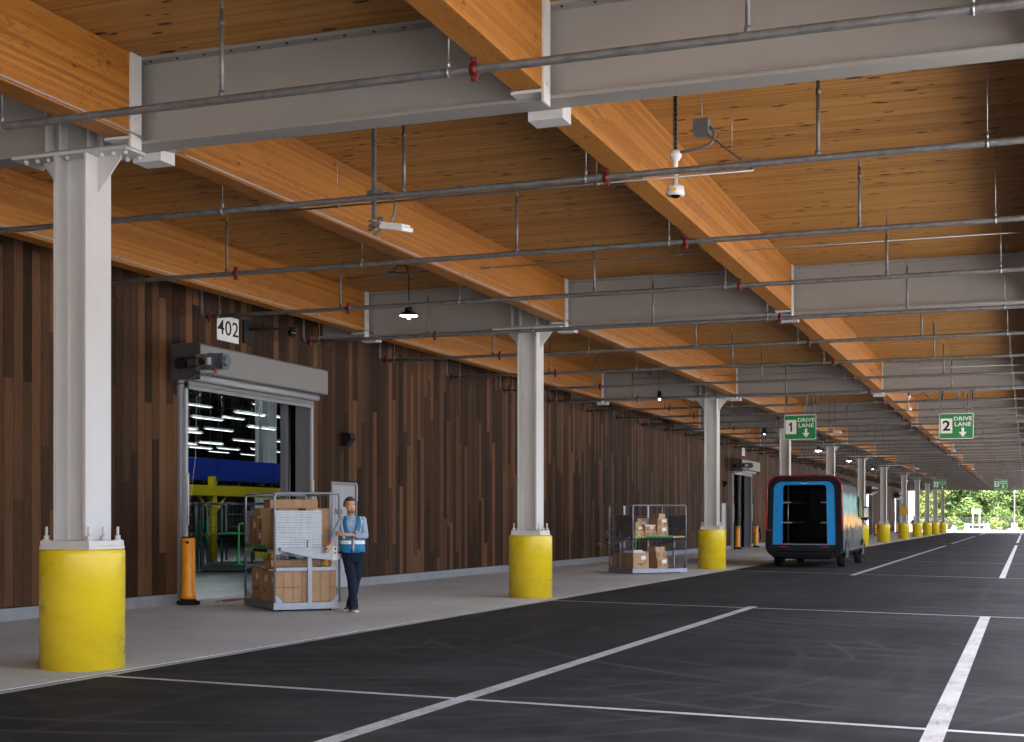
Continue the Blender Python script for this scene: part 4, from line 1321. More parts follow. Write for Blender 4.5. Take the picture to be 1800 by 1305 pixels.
    MB().bev(CW - 0.04, CW - 0.005, CL - 0.56, CL - 0.5, 0.2, CH - 0.03, 0.004).build('back_post', mat, c)
    MB().tube(bent([(-0.02, CL - 0.03, 1.42), (-0.10, CL - 0.03, 1.42), (-0.10, CL - 0.03, 0.72), (-0.02, CL - 0.03, 0.72)], 0.05), 0.017, 8).build('push_handle', 'green_tube', c)
    sh = MB().bev(0.03, CW - 0.07, 0.06, CL - 0.06, 1.02, 1.045, 0.004).build('shelf', mat, c)
    for a, b, mm in ((0.07, 0.50, 'hazard_stripe'), (CL - 0.50, CL - 0.07, 'hazard_stripe')):
        MB().box(0.018, 0.028, a, b, 1.005, 1.052).build('hazard_edge', mm, sh)
    MB().tube(bent([(0.02, 0.48, 1.02), (0.0, 0.52, 1.05), (0.0, CL - 0.52, 1.05), (0.02, CL - 0.48, 1.02)], 0.03), 0.020, 8).build('shelf_bar', 'green_tube', sh)
    MB().bev(0.01, 0.05, 0.55, CL - 0.55, 0.955, 1.005, 0.01).build('shelf_grip', 'black', sh)
    for y in (0.55, CL - 0.55):
        MB().tube([(0.4, y, 1.02), (CW - 0.05, y, 0.70)], 0.012, 6).build('shelf_stay', mat, sh)
    return c

def fwd(cx, d):  # camera frame (right, depth) to ground position - carts and man placed from image pixels
    return (cx * math.cos(TH) - d * math.sin(TH), cx * math.sin(TH) + d * math.cos(TH))

rlab = random.Random(8)
def carton(label, par_cart, x, y, z, w, d, h, rz=0.0, smile=None, prints=False, grp='parcels on the carts'):
    """cardboard box resting in a cart; x,y is its corner in cart coordinates"""
    b = thing('carton', label, 'box', (0, 0, 0), (0, 0, 0), grp)
    b.matrix_world = par_cart.matrix_basis @ Matrix.Translation((x + w / 2, y + d / 2, z)) @ Matrix.Rotation(rz, 4, 'Z')
    MB().bev(-w / 2, w / 2, -d / 2, d / 2, 0, h, 0.004).build('box_body', 'cardboard', b)
    tw = min(0.03, w * 0.12)
    tp = MB()
    tp.box(-tw, tw, -d / 2 - 0.0015, d / 2 + 0.0015, h + 0.0003, h + 0.0015)
    tp.box(-tw, tw, -d / 2 - 0.0015, -d / 2 - 0.0005, h * 0.45, h)
    tp.box(-tw, tw, d / 2 + 0.0005, d / 2 + 0.0015, h * 0.45, h)
    tp.build('tape_strip', 'tape', b)
    for s in (-1, 1):
        xf = s * (w / 2 + 0.0008)
        MB().box(min(xf, xf + s * 0.0008), max(xf, xf + s * 0.0008), -0.03, 0.03, h * 0.30, h).build('end_tape', 'tape', b)
    if prints:
        for s in (-1, 1):
            yf = s * (w / 2 + 0.002)
            for q in (-1, 1):
                p = MB()
                p.box(min(yf, yf + s * 0.0006), max(yf, yf + s * 0.0006), q * d * 0.28 - d * 0.13, q * d * 0.28 + d * 0.13, h * 0.15, h * 0.82)
                p.build('flap_print', 'box_print', b)
                continue
                p.box(q * w * 0.28 - w * 0.12, q * w * 0.28 + w * 0.12, min(yf, yf + s * 0.0006), max(yf, yf + s * 0.0006), h * 0.18, h * 0.8)
    if w * h > 0.15 or (prints and rlab.random() < 0.6):
        lx, lz = -w * 0.28, h * 0.62
        lw, lh = min(0.075, w * 0.2), min(0.05, h * 0.2)
        MB().box(-w / 2 - 0.0035, -w / 2 - 0.0025, -lw - d * 0.15, lw - d * 0.15, h * 0.7 - lh, h * 0.7 + lh).build('address_label', 'paper', b)
    if smile is not None:
        # curved arrow mark printed on one face
        n = 14
        for face in (smile if isinstance(smile, (list, tuple)) else [smile]):
            ww = (w if face in ('front', 'back') else d) * 0.30
            up, lo = [], []
            for k in range(n + 1):
                t = -1 + 2 * k / n
                zz = h * 0.42 + ww * 0.34 * (t * t - 1)
                th_ = ww * 0.11 * (1 - t * t) + ww * 0.012
                up.append((t * ww, zz + th_ * 0.3)); lo.append((t * ww, zz - th_))
            mb = MB()
            poly = up + lo[::-1]
            head = [(ww * 0.72, h * 0.42 + ww * 0.10), (ww * 1.08, h * 0.42 + ww * 0.13), (ww * 0.98, h * 0.42 - ww * 0.26), (ww * 0.94, h * 0.42 - ww * 0.02)]
            pos = {'front': (1, -d / 2 - 0.004, -d / 2 - 0.003, 1), 'back': (1, d / 2 + 0.003, d / 2 + 0.004, -1), 'left': (0, -w / 2 - 0.004, -w / 2 - 0.003, -1), 'right': (0, w / 2 + 0.003, w / 2 + 0.004, 1)}[face]
            ax, a, bb, sg = pos
            mb2 = MB()
            for k in range(n):
                mb.prism([(sg * q[0], q[1]) for q in (up[k], up[k + 1], lo[k + 1], lo[k])], ax, a, bb)
            mb.prism([(sg * q[0], q[1]) for q in head], ax, a, bb)
            mb.build('arrow_print', 'black', b, kind='stuff')
    return b
plain('box_print', (0.30, 0.165, 0.08), 0.7, 0, 0.08, 8)

cart1 = cart('grey cage cart loaded with cartons in front of the 402 doorway')
A1 = TH + R(25)
o1 = fwd(-3.79, 22.15)
cart1.location = (o1[0], o1[1], z_walk(o1[0]) - 0.015)
cart1.rotation_euler = (0, 0, A1)
cart2 = cart('grey cage cart of small parcels between the second and third columns')
o2 = fwd(212 / 2448 * 37.9, 37.9)
A2 = TH + R(32)
# its open long side runs back to the right from the near corner (x = 0, y = CL)
A2 = math.atan2(0, 1) + TH + R(90 + 32)
ux, uy = Vector((math.cos(A2), math.sin(A2))), Vector((-math.sin(A2), math.cos(A2)))
org = Vector(o2) - uy * CL
cart2.location = (org.x, org.y, z_walk(org.x) - 0.01)
cart2.rotation_euler = (0, 0, A2)

G1 = 'cartons on the cart by the 402 doorway'
carton('long carton filling the bottom front of the near cart', cart1, 0.05, 0.07, 0.158, 1.01, 0.42, 0.50, grp=G1)
carton('carton with arrow mark on the open side, bottom of the near cart, front', cart1, 0.06, 0.52, 0.158, 0.55, 0.50, 0.52, smile='left', prints=False, grp=G1)
carton('carton with arrow mark on the open side, bottom of the near cart, behind', cart1, 0.07, 1.08, 0.158, 0.60, 0.55, 0.55, smile='left', grp=G1)
carton('flat carton lying across the lower cartons of the near cart', cart1, 0.12, 0.66, 0.712, 0.85, 0.35, 0.11, 0.05, grp=G1)
carton('tall carton on the shelf of the near cart, at the front', cart1, 0.55, 0.10, 1.047, 0.40, 0.40, 0.62, grp=G1)
carton('shallow carton topping the stack on the near cart', cart1, 0.08, 0.50, 1.67, 0.80, 0.40, 0.145, grp=G1)
carton('upright carton on the shelf of the near cart, under the shallow one', cart1, 0.20, 0.52, 1.047, 0.60, 0.40, 0.62, grp=G1)
carton('square carton on the shelf edge of the near cart, at the far end', cart1, 0.06, 1.25, 1.047, 0.42, 0.46, 0.50, prints=True, grp=G1)
carton('lower printed carton on the shelf edge of the near cart', cart1, 0.05, 0.95, 1.047, 0.42, 0.28, 0.24, smile='left', prints=True, grp=G1)
carton('upper printed carton on the shelf edge of the near cart', cart1, 0.06, 0.96, 1.288, 0.38, 0.26, 0.22, smile='left', prints=True, grp=G1)
carton('small carton on top of the far shelf cartons of the near cart', cart1, 0.12, 1.28, 1.548, 0.30, 0.36, 0.13, grp=G1)

G2 = 'parcels on the cart beyond the second column'
sh = 1.047
yy = lambda a: CL - a                       # distance measured from the near corner of cart 2
def c2(label, a, w_along, x, dep, z, h, **k):
    return carton(label, cart2, x, CL - a - w_along, z, dep, w_along, h, grp=G2, **k)
c2('carton with dark arrow mark, bottom of the far cart at the open corner', 0.08, 0.52, 0.06, 0.50, 0.158, 0.44, smile='left')
c2('plain carton behind the end frame, bottom of the far cart', 0.10, 0.46, 0.58, 0.50, 0.158, 0.42)
c2('bottom carton of the lower stack on the far cart', 0.92, 0.36, 0.08, 0.40, 0.158, 0.27, prints=True)
c2('middle carton of the lower stack on the far cart', 0.90, 0.34, 0.10, 0.36, 0.430, 0.20, prints=True)
c2('top carton of the lower stack on the far cart', 0.88, 0.32, 0.12, 0.34, 0.632, 0.12)
c2('brown carton deep in the bottom of the far cart', 0.72, 0.30, 0.55, 0.40, 0.158, 0.46)
c2('bottom carton of the tall shelf stack on the far cart', 0.92, 0.36, 0.08, 0.44, sh, 0.27, prints=True)
c2('middle carton of the tall shelf stack on the far cart', 0.93, 0.34, 0.09, 0.42, sh + 0.272, 0.22, prints=True)
c2('small top carton of the tall shelf stack on the far cart', 0.98, 0.22, 0.10, 0.30, sh + 0.494, 0.13)
c2('lower wide small carton in the middle of the far cart shelf', 0.48, 0.40, 0.07, 0.28, sh, 0.13, prints=True)
c2('upper wide small carton in the middle of the far cart shelf', 0.50, 0.34, 0.08, 0.26, sh + 0.132, 0.15, prints=True)
c2('lower carton at the near end of the far cart shelf', 0.12, 0.32, 0.07, 0.30, sh, 0.13, prints=True)
c2('middle carton at the near end of the far cart shelf', 0.15, 0.26, 0.08, 0.28, sh + 0.132, 0.14, prints=True)
c2('topmost small carton at the near end of the far cart shelf', 0.14, 0.22, 0.08, 0.26, sh + 0.274, 0.12)
c2('large brown carton at the back of the far cart shelf', 0.62, 0.34, 0.60, 0.45, sh, 0.50)
def mailer(label, a, x, z, w, d):
    m = thing('mailer', label, 'parcel', (0, 0, 0), (0, 0, 0), 'white mailer bags on the far cart')
    m.matrix_world = cart2.matrix_basis @ Matrix.Translation((x, CL - a, z)) @ Matrix.Rotation(random.uniform(-0.3, 0.3), 4, 'Z')
    MB().bev(0, d, -w, 0, 0, 0.035, 0.015).build('bag', 'paper', m)
    MB().box(0.06, d - 0.06, -w * 0.8, -w * 0.5, 0.0352, 0.0365).build('address_label', 'blue_steel', m)
mailer('white mailer bag, lower of two on the bottom carton of the far cart', 0.10, 0.10, 0.601, 0.42, 0.36)
mailer('white mailer bag, upper of two on the bottom carton of the far cart', 0.14, 0.12, 0.638, 0.38, 0.32)
mailer('white mailer bag lying on the shelf cartons of the far cart', 0.50, 0.10, sh + 0.284, 0.36, 0.30)

# empty carts parked inside the warehouse
ic0 = cart('dark cage cart parked inside the doorway, first of the row', 'dark_cart', True)
base_cart = Vector((-22.9, 32.2, 0.055))
rowdir = Vector((math.cos(TH + R(8)), math.sin(TH + R(8)), 0))
for i in range(5):
    c = ic0 if i == 0 else copy_tree(ic0)
    # open long side faces the doorway
    a = TH + R(8) - R(90)
    p = base_cart + rowdir * (i * 2.0 - 0.4) + Vector((0, 0, 0))
    c.location = p
    c.rotation_euler = (0, 0, a + R(180))
    tag(c, 'empty dark cage cart parked inside the 402 doorway, %s from the left' % ORD[i], 'cart', 'empty carts inside the warehouse')
for i in range(3):
    c = copy_tree(ic0)
    p = base_cart + rowdir * (i * 2.2 - 1.0) + Vector((-1.6, 3.2, 0))
    c.location = p
    c.rotation_euler = (0, 0, TH + R(98))
    tag(c, 'empty dark cage cart in the rear row inside the doorway, %s from the left' % ORD[i], 'cart', 'empty carts inside the warehouse')

# ------------------------------------------------------------------ people
def ring(c, rx, ry, ax=None, n=16, up=(0, 0, 1), sq=2.0, ux_=None):
    """closed ring round centre c in the plane normal to `up`; rx along ux_, ry across"""
    c = Vector(c); d = Vector(up).normalized()
    u = Vector(ux_ or (1, 0, 0)); u = (u - d * u.dot(d)).normalized(); w = d.cross(u)
    out = []
    for k in range(n):
        a = 2 * math.pi * k / n
        ca, sa = math.cos(a), math.sin(a)
        ca = math.copysign(abs(ca) ** (2 / sq), ca); sa = math.copysign(abs(sa) ** (2 / sq), sa)
        out.append(c + u * ca * rx + w * sa * ry)
    return out
def limb(mb, pts, rad, n=12):
    """tapered limb through points, interpolated smoothly"""
    P = [Vector(p) for p in pts]
    out, rs = [], []
    for i in range(len(P) - 1):
        for k in range(4):
            t = k / 4
            out.append(P[i].lerp(P[i + 1], t)); rs.append(rad[i] * (1 - t) + rad[i + 1] * t)
    out.append(P[-1]); rs.append(rad[-1])
    mb.tube(out, rs, n)
    for p, r_ in zip(P, rad):
        mb.sphere(p, r_ * 1.0, n=10, m=6)
def melt(mb, name, mat, parent, vox=0.012, smooth=2, disp=None):
    """fuse overlapping shells into one continuous skin"""
    me = mb.mesh(name + '_raw', mat)
    o = bpy.data.objects.new(name + '_raw', me)
    COL.objects.link(o)
    md = o.modifiers.new('r', 'REMESH'); md.mode = 'VOXEL'; md.voxel_size = vox
    ms = o.modifiers.new('s', 'SMOOTH'); ms.iterations = smooth; ms.factor = 0.5
    if disp:
        tx = bpy.data.textures.new(name + '_d', 'CLOUDS'); tx.noise_scale = disp[0]
        dd = o.modifiers.new('d', 'DISPLACE'); dd.texture = tx; dd.strength = disp[1]; dd.mid_level = 0.5
    bpy.context.view_layer.update()
    e = o.evaluated_get(bpy.context.evaluated_depsgraph_get())
    m2 = bpy.data.meshes.new_from_object(e)
    bpy.data.objects.remove(o)
    m2.name = name
    for p in m2.polygons: p.use_smooth = True
    if not m2.materials: m2.materials.append(M[mat])
    r_ = link(name, m2, parent)
    return r_

def hand(mb, wrist, dirv, palm_n, curl=0.6, s=1.0):
    """palm and five fingers; dirv: wrist to knuckles, palm_n: out of the palm"""
    d = Vector(dirv).normalized(); n_ = Vector(palm_n); n_ = (n_ - d * n_.dot(d)).normalized()
    side = d.cross(n_)
    w = Vector(wrist)
    rings = []
    for t, hw, ht in ((0, 0.026, 0.020), (0.03, 0.034, 0.018), (0.06, 0.041, 0.016), (0.09, 0.042, 0.014)):
        rings.append(ring(w + d * t * s, hw * s, ht * s, n=12, up=d, ux_=side))
    mb.loft(rings)
    for i, (off, ln) in enumerate(((-0.031, 0.070), (-0.010, 0.080), (0.011, 0.074), (0.031, 0.058))):
        p = w + d * 0.085 * s + side * off * s
        pts = [p]; a = curl * 0.6; cur = p
        for seg in (0.42, 0.32, 0.26):
            dd = d * math.cos(a) + n_ * math.sin(a)
            cur = cur + dd * ln * seg * s
            pts.append(cur); a += curl
        mb.tube(pts, [0.0098 * s, 0.0092 * s, 0.0085 * s, 0.0068 * s], 8)
    p = w + d * 0.03 * s - side * 0.030 * s
    q = p + (d * 0.6 - side * 0.7 + n_ * 0.35).normalized() * 0.040 * s
    r_ = q + (d * 0.7 + n_ * 0.7 - side * 0.1).normalized() * 0.034 * s
    mb.tube([p, q, r_], [0.014 * s, 0.0115 * s, 0.009 * s], 8)

def head(mb, c, yaw, s=1.0):
    """head of height 0.235 m with chin, jaw, brow, nose, ears; face points to -y turned by yaw"""
    f = Vector((math.sin(yaw), -math.cos(yaw), 0)); rgt = Vector((math.cos(yaw), math.sin(yaw), 0))
    c = Vector(c)
    rings = []
    for z, w, fr, bk in ((-0.118, 0.022, 0.072, -0.045), (-0.108, 0.042, 0.088, -0.03), (-0.085, 0.055, 0.095, -0.008), (-0.055, 0.064, 0.093, 0.03), (-0.02, 0.070, 0.090, 0.075),
                         (0.02, 0.074, 0.090, 0.093), (0.055, 0.076, 0.088, 0.098), (0.085, 0.071, 0.074, 0.088), (0.105, 0.056, 0.050, 0.066), (0.118, 0.028, 0.018, 0.035)):
        mid = (fr - bk) / 2
        rings.append(ring(c + Vector((0, 0, z * s)) + f * mid * s, w * s, (fr + bk) / 2 * s, n=20, ux_=rgt, sq=2.25))
    mb.loft(rings)
    # nose, brow, ears, chin
    mb.loft([ring(c + f * (0.088 * s) + Vector((0, 0, zz * s)), w * s, dp * s, n=8, ux_=rgt) for zz, w, dp in ((0.022, 0.008, 0.006), (0.0, 0.010, 0.014), (-0.018, 0.013, 0.022), (-0.030, 0.016, 0.022), (-0.038, 0.012, 0.010))])
    for sx in (-1, 1):
        mb.sphere(c + rgt * sx * 0.076 * s + f * 0.0 + Vector((0, 0, -0.005 * s)), 0.012 * s, 0.020 * s, 0.031 * s, 8, 6)
        mb.sphere(c + rgt * sx * 0.032 * s + f * 0.082 * s + Vector((0, 0, 0.026 * s)), 0.026 * s, 0.012 * s, 0.007 * s, 8, 6)
        mb.sphere(c + rgt * sx * 0.036 * s + f * 0.066 * s + Vector((0, 0, -0.028 * s)), 0.022 * s, 0.018 * s, 0.018 * s, 8, 6)
    return f, rgt

def build_man():
    p = thing('person', 'person in a blue safety vest and dark trousers leaning on the loaded cart', 'person')
    q = fwd((614 - 900) / 2448 * 22.55, 22.55)
    p.location = (q[0], q[1], z_walk(q[0]))
    p.rotation_euler = (0, 0, TH)
    # joints (x to the picture's right, y away, z up)
    hd = Vector((0.015, -0.02, 1.70))
    shL, shR = Vector((0.215, 0.02, 1.475)), Vector((-0.125, 0.0, 1.47))
    elL, elR = Vector((0.275, -0.14, 1.225)), Vector((-0.235, -0.02, 1.25))
    wrL, wrR = Vector((-0.075, -0.235, 1.245)), Vector((-0.285, -0.12, 1.075))
    hipL, hipR = Vector((0.155, 0.02, 0.95)), Vector((-0.035, 0.02, 0.95))
    knL, knR = Vector((0.115, 0.02, 0.52)), Vector((0.045, -0.06, 0.51))
    anL, anR = Vector((0.015, 0.06, 0.10)), Vector((0.085, -0.13, 0.10))
    b = MB()
    f, rgt = head(b, hd, R(26))
    limb(b, [(0.03, 0.01, 1.49), (0.02, 0.0, 1.60)], [0.062, 0.056])
    b.loft([ring((0.055, 0.02, z), w, d) for z, w, d in ((0.93, 0.15, 0.10), (1.05, 0.14, 0.095), (1.2, 0.15, 0.10), (1.35, 0.17, 0.11), (1.45, 0.155, 0.095), (1.52, 0.06, 0.06))])
    limb(b, [shL, elL, wrL], [0.050, 0.040, 0.027])
    limb(b, [shR, elR, wrR], [0.050, 0.040, 0.027])
    limb(b, [hipL, knL, anL], [0.085, 0.055, 0.040])
    limb(b, [hipR, knR, anR], [0.085, 0.055, 0.040])
    hand(b, wrL + Vector((-0.01, -0.0, 0.0)), (-0.95, 0.25, 0.12), (0.15, 0.9, 0.1), 0.95, 1.05)
    hand(b, wrR + Vector((-0.003, -0.01, -0.01)), (-0.35, -0.25, -0.8), (-0.6, 0.3, 0.2), 0.55, 1.05)
    melt(b, 'body', 'skin', p, 0.0075, 2)
    # face details
    hz = Vector((0, 0, 1))
    for sx in (-1, 1):
        e = MB().sphere(hd + f * 0.086 + rgt * sx * 0.031 + hz * 0.010, 0.012, 0.007, 0.0065, 10, 6).build('eye', 'eye_white', p)
        MB().sphere(hd + f * 0.092 + rgt * sx * 0.031 + hz * 0.010, 0.0055, 0.004, 0.0055, 8, 6).build('iris', 'black', e)
        MB().tube([hd + f * 0.092 + rgt * sx * 0.016 + hz * 0.028, hd + f * 0.094 + rgt * sx * 0.034 + hz * 0.034, hd + f * 0.083 + rgt * sx * 0.052 + hz * 0.029], [0.004, 0.005, 0.003], 6).build('eyebrow', 'hair', p)
    MB().tube([hd + f * 0.089 - rgt * 0.024 - hz * 0.063, hd + f * 0.100 - hz * 0.066, hd + f * 0.089 + rgt * 0.024 - hz * 0.063], [0.003, 0.006, 0.003], 6).build('mouth', 'lip', p)
    # beard: a thin shell over jaw and chin
    bd = MB()
    for z, w, fr, bk in ((-0.124, 0.024, 0.080, -0.03),):
        pass
    rings = []
    for z, w, fr, bk in ((-0.122, 0.026, 0.080, -0.03), (-0.110, 0.046, 0.095, -0.02), (-0.088, 0.0585, 0.101, 0.0), (-0.070, 0.0635, 0.099, 0.01)):
        mid = (fr - bk) / 2
        rings.append(ring(hd + hz * z + f * mid, w, (fr + bk) / 2, n=20, ux_=rgt, sq=2.25))
    bd.loft(rings)
    bd.build('beard', 'beard', p)
    MB().tube([hd + f * 0.094 - rgt * 0.030 - hz * 0.056, hd + f * 0.106 - hz * 0.049, hd + f * 0.094 + rgt * 0.030 - hz * 0.056], [0.005, 0.007, 0.005], 6).build('moustache', 'beard', p)
    hr = MB()
    rh = random.Random(3)
    for k in range(420):
        u = rh.uniform(0, 2 * math.pi); el = rh.uniform(-0.25, 1.5)
        dv = rgt * math.cos(u) * math.cos(el) + f * math.sin(u) * math.cos(el) + hz * math.sin(el)
        fc = dv.dot(f)
        if fc > 0.30 and dv.z < 0.60: continue
        if dv.z < -0.05 and fc > -0.25: continue
        if dv.z < 0.35 and fc > 0.12: continue
        pos = hd + hz * 0.022 - f * 0.006 + rgt * dv.dot(rgt) * 0.092 + f * fc * 0.101 + hz * dv.z * 0.118
        hr.sphere(pos, rh.uniform(0.010, 0.021), rh.uniform(0.010, 0.021), rh.uniform(0.010, 0.020), 7, 5)
    melt(hr, 'hair', 'hair', p, 0.006, 1)
    # shirt: torso, sleeves rolled to the forearm, collar
    s = MB()
    s.loft([ring((x, y, z), w, d, sq=2.3) for x, y, z, w, d in ((0.055, 0.02, 0.97, 0.172, 0.115), (0.05, 0.02, 1.10, 0.165, 0.112), (0.045, 0.02, 1.25, 0.172, 0.118), (0.045, 0.02, 1.38, 0.188, 0.122), (0.045, 0.02, 1.46, 0.180, 0.105), (0.04, 0.015, 1.51, 0.125, 0.085), (0.028, 0.005, 1.54, 0.070, 0.066))])
    limb(s, [shL, elL, elL.lerp(wrL, 0.40)], [0.062, 0.053, 0.048])
    limb(s, [shR, elR, elR.lerp(wrR, 0.45)], [0.060, 0.052, 0.047])
    melt(s, 'shirt', 'shirt', p, 0.010, 3, (0.07, 0.010))
    for w0, w1, t in ((elL, wrL, 0.40), (elR, wrR, 0.45)):
        a = w0.lerp(w1, t - 0.06); c = w0.lerp(w1, t + 0.03)
        MB().cyl(a, c, 0.053, 14, 0.049).build('cuff', 'shirt', p)
    for sx in (-1, 1):
        MB().add([(0.028 + sx * 0.012, -0.105, 1.475), (0.028 + sx * 0.064, -0.075, 1.53), (0.028 + sx * 0.058, -0.035, 1.575), (0.028 + sx * 0.028, -0.078, 1.545),
                  (0.028 + sx * 0.012, -0.100, 1.470), (0.028 + sx * 0.064, -0.066, 1.526), (0.028 + sx * 0.058, -0.028, 1.57), (0.028 + sx * 0.028, -0.07, 1.54)],
                 [(0, 1, 2, 3), (7, 6, 5, 4), (0, 4, 5, 1), (1, 5, 6, 2), (2, 6, 7, 3), (3, 7, 4, 0)]).build('collar', 'shirt', p)
    # vest: open-fronted shell built from ring arcs, V neck
    v = MB()
    nA, levels = 41, [(0.945, 0.196, 0.140), (1.02, 0.192, 0.137), (1.12, 0.187, 0.136), (1.22, 0.190, 0.140), (1.31, 0.198, 0.144), (1.40, 0.202, 0.142), (1.475, 0.180, 0.124), (1.535, 0.130, 0.098)]
    def vest_pt(j, k, off=0.0):
        z, w, d = levels[j]
        a0 = 0.02 + (0.0 if z < 1.22 else (z - 1.22) / 0.30 * 0.50)
        t = a0 + (2 * math.pi - 2 * a0) * k / (nA - 1)
        a = -math.pi / 2 + t
        ca, sa = math.cos(a), math.sin(a)
        ca = math.copysign(abs(ca) ** 0.85, ca); sa = math.copysign(abs(sa) ** 0.85, sa)
        zz = z
        if j == 0:
            zz = z - 0.02 * math.cos(3 * t) + (0.015 if (k < 3 or k > nA - 4) else 0)
        wig = 0.004 * math.sin(k * 1.7 + j * 2.1)
        return Vector((0.05 + ca * (w + off + wig), 0.02 + sa * (d + off + wig), zz))
    V0 = [[vest_pt(j, k) for k in range(nA)] for j in range(len(levels))]
    def arm_hole(j, k):
        t = k / (nA - 1)
        z = levels[j][0]
        return 1.30 <= z < 1.50 and (0.21 < t < 0.30 or 0.70 < t < 0.79)
    vs = [q for r_ in V0 for q in r_]
    fs = [(j * nA + k, j * nA + k + 1, (j + 1) * nA + k + 1, (j + 1) * nA + k) for j in range(len(levels) - 1) for k in range(nA - 1) if not arm_hole(j, k)]
    v.add(vs, fs, True)
    vo = v.build('vest', 'vest', p)
    sol = vo.modifiers.new('t', 'SOLIDIFY'); sol.thickness = 0.008; sol.offset = 1
    def patch(z0, z1, k0, k1, name, mat, off=0.012):
        mb = MB()
        zs = [z0 + (z1 - z0) * i / 6 for i in range(7)]
        rows = []
        for z in zs:
            for j in range(len(levels) - 1):
                if levels[j][0] <= z <= levels[j + 1][0]:
                    t = (z - levels[j][0]) / (levels[j + 1][0] - levels[j][0])
                    row = []
                    for k in range(k0, k1 + 1):
                        a, bq = vest_pt(j, k, off), vest_pt(j + 1, k, off)
                        r_ = a.lerp(bq, t); r_.z = z
                        row.append(r_)
                    rows.append(row); break
        n = k1 - k0 + 1
        mb.add([q for r_ in rows for q in r_], [(j * n + k, j * n + k + 1, (j + 1) * n + k + 1, (j + 1) * n + k) for j in range(len(rows) - 1) for k in range(n - 1)], True)
        o = mb.build(name, mat, vo)
        so = o.modifiers.new('t', 'SOLIDIFY'); so.thickness = 0.003
    patch(1.085, 1.145, 0, nA - 1, 'reflective_band', 'reflective')
    patch(1.17, 1.525, 3, 5, 'reflective_stripe', 'reflective')
    patch(1.17, 1.525, nA - 6, nA - 4, 'reflective_stripe', 'reflective')
    patch(0.96, 1.21, 0, 1, 'zip_edge', 'cart_steel', 0.0125)
    lg = MB()
    for k in range(3):
        lg.box(0.10 + k * 0.022, 0.116 + k * 0.022, -0.139, -0.136, 1.285 - (k % 2) * 0.01, 1.30)
    lg.build('chest_print', 'reflective', vo, kind='stuff')
    # trousers
    t = MB()
    t.loft([ring((0.058, 0.02, z), w, d, sq=2.4) for z, w, d in ((0.80, 0.165, 0.115), (0.90, 0.178, 0.125), (0.99, 0.165, 0.115), (1.03, 0.158, 0.110))])
    limb(t, [hipL + Vector((0.0, 0, -0.02)), hipL.lerp(knL, 0.5), knL, knL.lerp(anL, 0.6), anL + Vector((0, 0, -0.02))], [0.105, 0.092, 0.073, 0.070, 0.078])
    limb(t, [hipR + Vector((0.01, 0, -0.02)), hipR.lerp(knR, 0.5), knR, knR.lerp(anR, 0.6), anR + Vector((0, 0, -0.02))], [0.105, 0.092, 0.073, 0.070, 0.080])
    melt(t, 'trousers', 'trousers', p, 0.011, 3, (0.09, 0.014))
    for an, yaw in ((anL, R(-20)), (anR, R(18))):
        fx = Vector((math.sin(yaw), -math.cos(yaw), 0)); sx = Vector((math.cos(yaw), math.sin(yaw), 0))
        mb = MB()
        c0_ = Vector((an.x, an.y, 0.0))
        rings = []
        for t_, w, h0, h1 in ((-0.075, 0.028, 0.03, 0.085), (-0.05, 0.040, 0.03, 0.115), (0.0, 0.043, 0.03, 0.115), (0.06, 0.046, 0.03, 0.090), (0.12, 0.050, 0.03, 0.072), (0.17, 0.045, 0.03, 0.060), (0.20, 0.025, 0.032, 0.048)):
            rings.append([c0_ + fx * t_ + sx * w * math.cos(a) + hz * ((h0 + h1) / 2 + (h1 - h0) / 2 * math.sin(a)) for a in [2 * math.pi * k / 14 for k in range(14)]])
        mb.loft(rings)
        so = mb.build('shoe', 'shoe', p)
        mb = MB()
        pl = []
        for t_, w in ((-0.085, 0.02), (-0.07, 0.037), (0.0, 0.042), (0.1, 0.052), (0.17, 0.048), (0.205, 0.028), (0.212, 0.0)):
            pl.append((t_, w))
        outline = [(t_, w) for t_, w in pl] + [(t_, -w) for t_, w in pl[::-1][1:]]
        poly = [(c0_ + fx * t_ + sx * w) for t_, w in outline]
        mb.prism([(q_.x, q_.y) for q_ in poly], 2, 0.002, 0.034)
        mb.build('sole', 'sole', so)
    return p
build_man()

